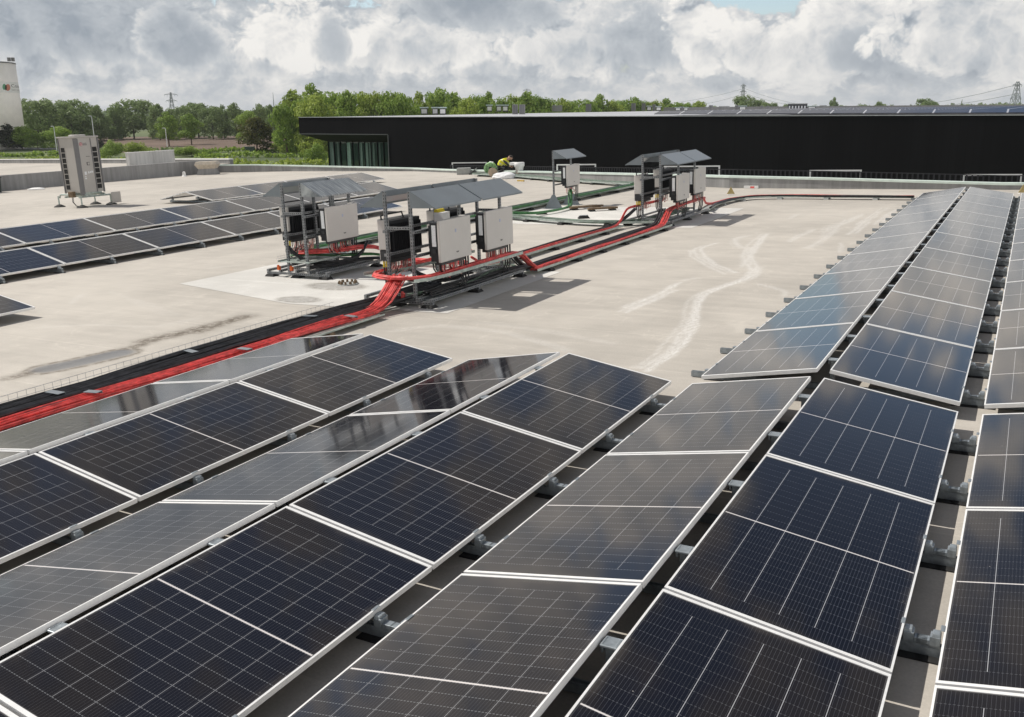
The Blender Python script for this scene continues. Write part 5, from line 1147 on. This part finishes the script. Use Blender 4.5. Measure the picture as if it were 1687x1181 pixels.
# ------------------------------------------------------------------ silo
def silo():
    d = 335; r = 17.4; e = level_at(33.5, 160, d); c = level_at(33.5, 160, d)
    ang = math.atan2(c.x, c.y); ca = ang - math.asin(r / d); cx, cy = d * math.sin(ca), d * math.cos(ca); zt = level_at(20, 106, d).z
    t = thing('silo', 'huge white round silo cut off by the left edge, with company sign', 'silo', (cx, cy, GZ), 0, None, False)
    b = MB(); n = 72; ht = zt - GZ
    b.tube([(0, 0, 0), (0, 0, ht)], r, n); b.build('shell', plain('silo_white', (.93, .895, .835), .6, 0, .05, .3), t, True).data.polygons.foreach_set('use_smooth', [len(p.vertices) == 4 for p in t.children[0].data.polygons])
    b = MB(); b.tube([(0, 0, ht + .002), (0, 0, ht + .35)], r + .12, n); b.build('roof_rim', 'hvac_dark', t)
    for px in (15.5, 22): 
        q = level_at(px, 103, d - 14); b = MB(); b.box((q.x - cx, q.y - cy, ht + .8), (.7, .7, 1.1)); b.build('roof_vent', 'hvac_dark', t)
    toc = math.atan2(-cx, -cy)                                   # direction from the silo towards us
    def on(px, py):                                               # angle round the shell and height of a pixel
        dv = ray(px, py, BG).normalized(); o = CAM - Vector((cx, cy, 0)); A = dv.x ** 2 + dv.y ** 2; B = o.x * dv.x + o.y * dv.y; Cc = o.x ** 2 + o.y ** 2 - r * r
        s = (-B - math.sqrt(max(0, B * B - A * Cc))) / A; p = CAM + dv * s; return math.atan2(p.x - cx, p.y - cy), p.z - GZ
    a0, z0 = on(-3, 152); a1, z1 = on(33.5, 136)
    def wrap(pts2, off, mat, name, par):                          # polygon in (angle, z) laid on the shell
        b = MB(); b.poly([((r + off) * math.sin(a), (r + off) * math.cos(a), z) for a, z in pts2]); return b.build(name, mat, par)
    b = MB(); K = 16
    for k in range(K):
        u, v = a0 + (a1 - a0) * k / K, a0 + (a1 - a0) * (k + 1) / K
        b.poly([((r + .03) * math.sin(q), (r + .03) * math.cos(q), z) for q, z in ((u, z0), (v, z0), (v, z1), (u, z1))])
    sign = b.build('sign_board', plain('sign_white', (.84, .84, .82), .6), t)
    def disc(px, py, rx, ry, mat, off, name):
        wrap([on(px + rx * math.cos(k / 20 * 6.2832), py + ry * math.sin(k / 20 * 6.2832)) for k in range(20)], off, mat, name, sign)
    disc(6.6, 143, 2.7, 5.0, plain('logo_green', (.12, .36, .20), .6), .05, 'emblem_leaf'); disc(12.8, 144, 3.9, 5.6, plain('logo_orange', (.55, .20, .12), .6), .06, 'emblem_disc'); disc(9.3, 144.2, 1.7, 4.6, plain('logo_dark', (.05, .045, .015), .6), .08, 'emblem_overlap')
    for body, px, py, hpx, mat, nm in (('Cosun', 18.0, 143.6, 5.4, 'logo_grey', 'lettering'), ('beet company', 19.0, 149.2, 3.6, 'hvac', 'small_lettering')):
        me = text_mesh(body, 1, 0); q0, zz = on(px, py); _, zz2 = on(px, py - hpx); sc = (zz2 - zz) / .72
        q1, _ = on(31.5 if nm == 'lettering' else 32.8, py); xm = max(v.co.x for v in me.vertices); stretch = (q1 - q0) / (xm)
        for v in me.vertices:
            a = q0 + v.co.x * stretch; z = zz + v.co.y * sc; v.co = ((r + .06) * math.sin(a), (r + .06) * math.cos(a), z)
        me.materials.clear(); me.materials.append(M[mat]); o = bpy.data.objects.new(nm, me); COL.objects.link(o); o.parent = sign
silo()

# ------------------------------------------------------------------ pylons, mast, lamps, wires
M['lattice'] = plain('lattice_steel', (.24, .27, .28), .6)
def pylon(label, px, ytop, dist, arms, wid, turn, col='lattice'):
    p = level_at(px, ytop, dist); h = p.z - GZ; t = thing('pylon', label, 'pylon', (p.x, p.y, GZ), turn, 'power pylons on the horizon', False)
    b = MB(); lv = [0, .25, .45, .62, .75, .86, .94, 1.0]; hw = [wid * (1 - .86 * f) for f in lv]; th = .16 * dist / 600 + .1
    for i in range(len(lv) - 1):
        for k in range(4):
            sx, sy = ((-1, -1), (1, -1), (1, 1), (-1, 1))[k]; nx_, ny_ = ((1, -1), (1, 1), (-1, 1), (-1, -1))[k]
            a = (sx * hw[i], sy * hw[i], lv[i] * h); c = (sx * hw[i + 1], sy * hw[i + 1], lv[i + 1] * h); b.beam(a, c, th, th); b.beam(a, (nx_ * hw[i + 1], ny_ * hw[i + 1], lv[i + 1] * h), th * .6, th * .6); b.beam((nx_ * hw[i], ny_ * hw[i], lv[i] * h), c, th * .6, th * .6)
    b.build('tower', col, t)
    for f, l in arms:
        b = MB(); z = f * h
        for s in (-1, 1):
            b.beam((0, 0, z), (s * l, 0, z - .01 * h), th, th); b.beam((0, 0, z + .05 * h), (s * l, 0, z - .01 * h), th * .7, th * .7)
            for q in (.55, 1.0): b.beam((s * l * q, 0, z - .01 * h), (s * l * q, 0, z - .06 * h), th * .6, th * .6)
        b.build('crossarm', col, t)
    return t
pylon('hazy lattice pylon behind the trees at left', 281, 152, 1100, [(.93, 7), (.72, 6)], 3.2, .5)
pylon('small middle pylon rising from a dark tree', 1225, 139, 900, [(.97, 3.2), (.80, 4)], 2.6, 1.1)
pylon('large lattice pylon at the right edge', 1677, 134, 620, [(.93, 3.4), (.62, 4.2)], 3.4, .9)
pylon('faint pylon top above the wood', 868, 147, 1500, [(.97, 6), (.85, 6)], 3.2, .4)
t = thing('mast', 'very thin pole mast at right end of the field trees', 'mast', tuple(level_at(453, 200, 700).xy) + (GZ,), 0, None, False); b = MB(); hh = level_at(453, 152, 700).z - GZ; b.tube([(0, 0, 0), (0, 0, hh * .7), (0, 0, hh)], [.35, .3, .12], 6); b.build('pole', 'lattice', t)
def wire(label, pts, sag, r):
    b = MB(); P = []
    for a, c in zip(pts[:-1], pts[1:]):
        for k in range(13):
            f = k / 12; q = a + (c - a) * f; q.z -= sag * 4 * f * (1 - f); P.append(q)
    b.tube(P, r, 4); o = b.build('power_line', 'lattice'); tag(o, label, 'power line', 'power lines between the pylons', False)
for i, (pts, sag, lab) in enumerate([([(1225, 145, 900), (1677, 139, 620)], 16, 'upper wire sagging from middle pylon to right pylon'), ([(1225, 153, 900), (1677, 154, 620)], 13, 'lower wire sagging from middle pylon to right pylon'), ([(1225, 146, 900), (1040, 171, 1250)], 5, 'upper wire falling away left of the middle pylon'), ([(1225, 154, 900), (1120, 171, 1200)], 4, 'lower wire falling away left of the middle pylon')]):
    wire(lab, [level_at(*q) for q in pts], sag, .13)
for (px, yt, yb, lab) in ((158, 191, 250, 'grey street lamp behind the outdoor unit'), (276, 211, 246, 'street lamp in front of the left young tree'), (462, 208, 240, 'street lamp near the black hall corner'), (94, 208, 250, 'thin lamp post left of the outdoor unit')):
    f = ground_at(px, yb); d = math.hypot(f.x, f.y); h = level_at(px, yt, d).z - GZ; t = thing('street_lamp', lab, 'street lamp', tuple(f), 0, 'street lamps by the field', False)
    b = MB(); b.tube([(0, 0, 0), (0, 0, h * .96), (-.3, 0, h)], [.13, .09, .07], 8); b.build('post', 'sticker', t); b = MB(); b.box((-.7, 0, h + .03), (.9, .3, .14)); b.build('lamp_head', 'sticker', t)
f = ground_at(412, 252); t = thing('utility_cabinet', 'dark green cabinet beneath the reddish tree', 'cabinet', tuple(f), .5, None, False); b = MB(); b.box((0, 0, .8), (2.4, .9, 1.6)); b.build('body', plain('cabinet_green', (.03, .06, .05), .5), t); b = MB(); b.box((0, 0, 1.65), (2.6, 1.1, .1)); b.build('roof', 'bench', t)
bpy.context.view_layer.update()
# ------------------------------------------------------------------ air
def haze():
    b = MB(); b.box((0, 900, (GZ - 1 + 90) / 2), (5200, 5200, 90 - GZ + 1)); o = b.build('haze', 'sticker'); o.data.materials.clear()
    m = bpy.data.materials.new('air'); m.use_nodes = True; nt = m.node_tree; nt.nodes.remove(nt.nodes['Principled BSDF'])
    v = nt.nodes.new('ShaderNodeVolumePrincipled'); v.inputs['Color'].default_value = (.86, .90, .95, 1); v.inputs['Density'].default_value = .00011; v.inputs['Anisotropy'].default_value = .1
    nt.links.new(v.outputs[0], nt.nodes['Material Output'].inputs['Volume']); o.data.materials.append(m); o['kind'] = 'stuff'; o['label'] = 'thin pale haze over the fields'; o['category'] = 'haze'
haze()
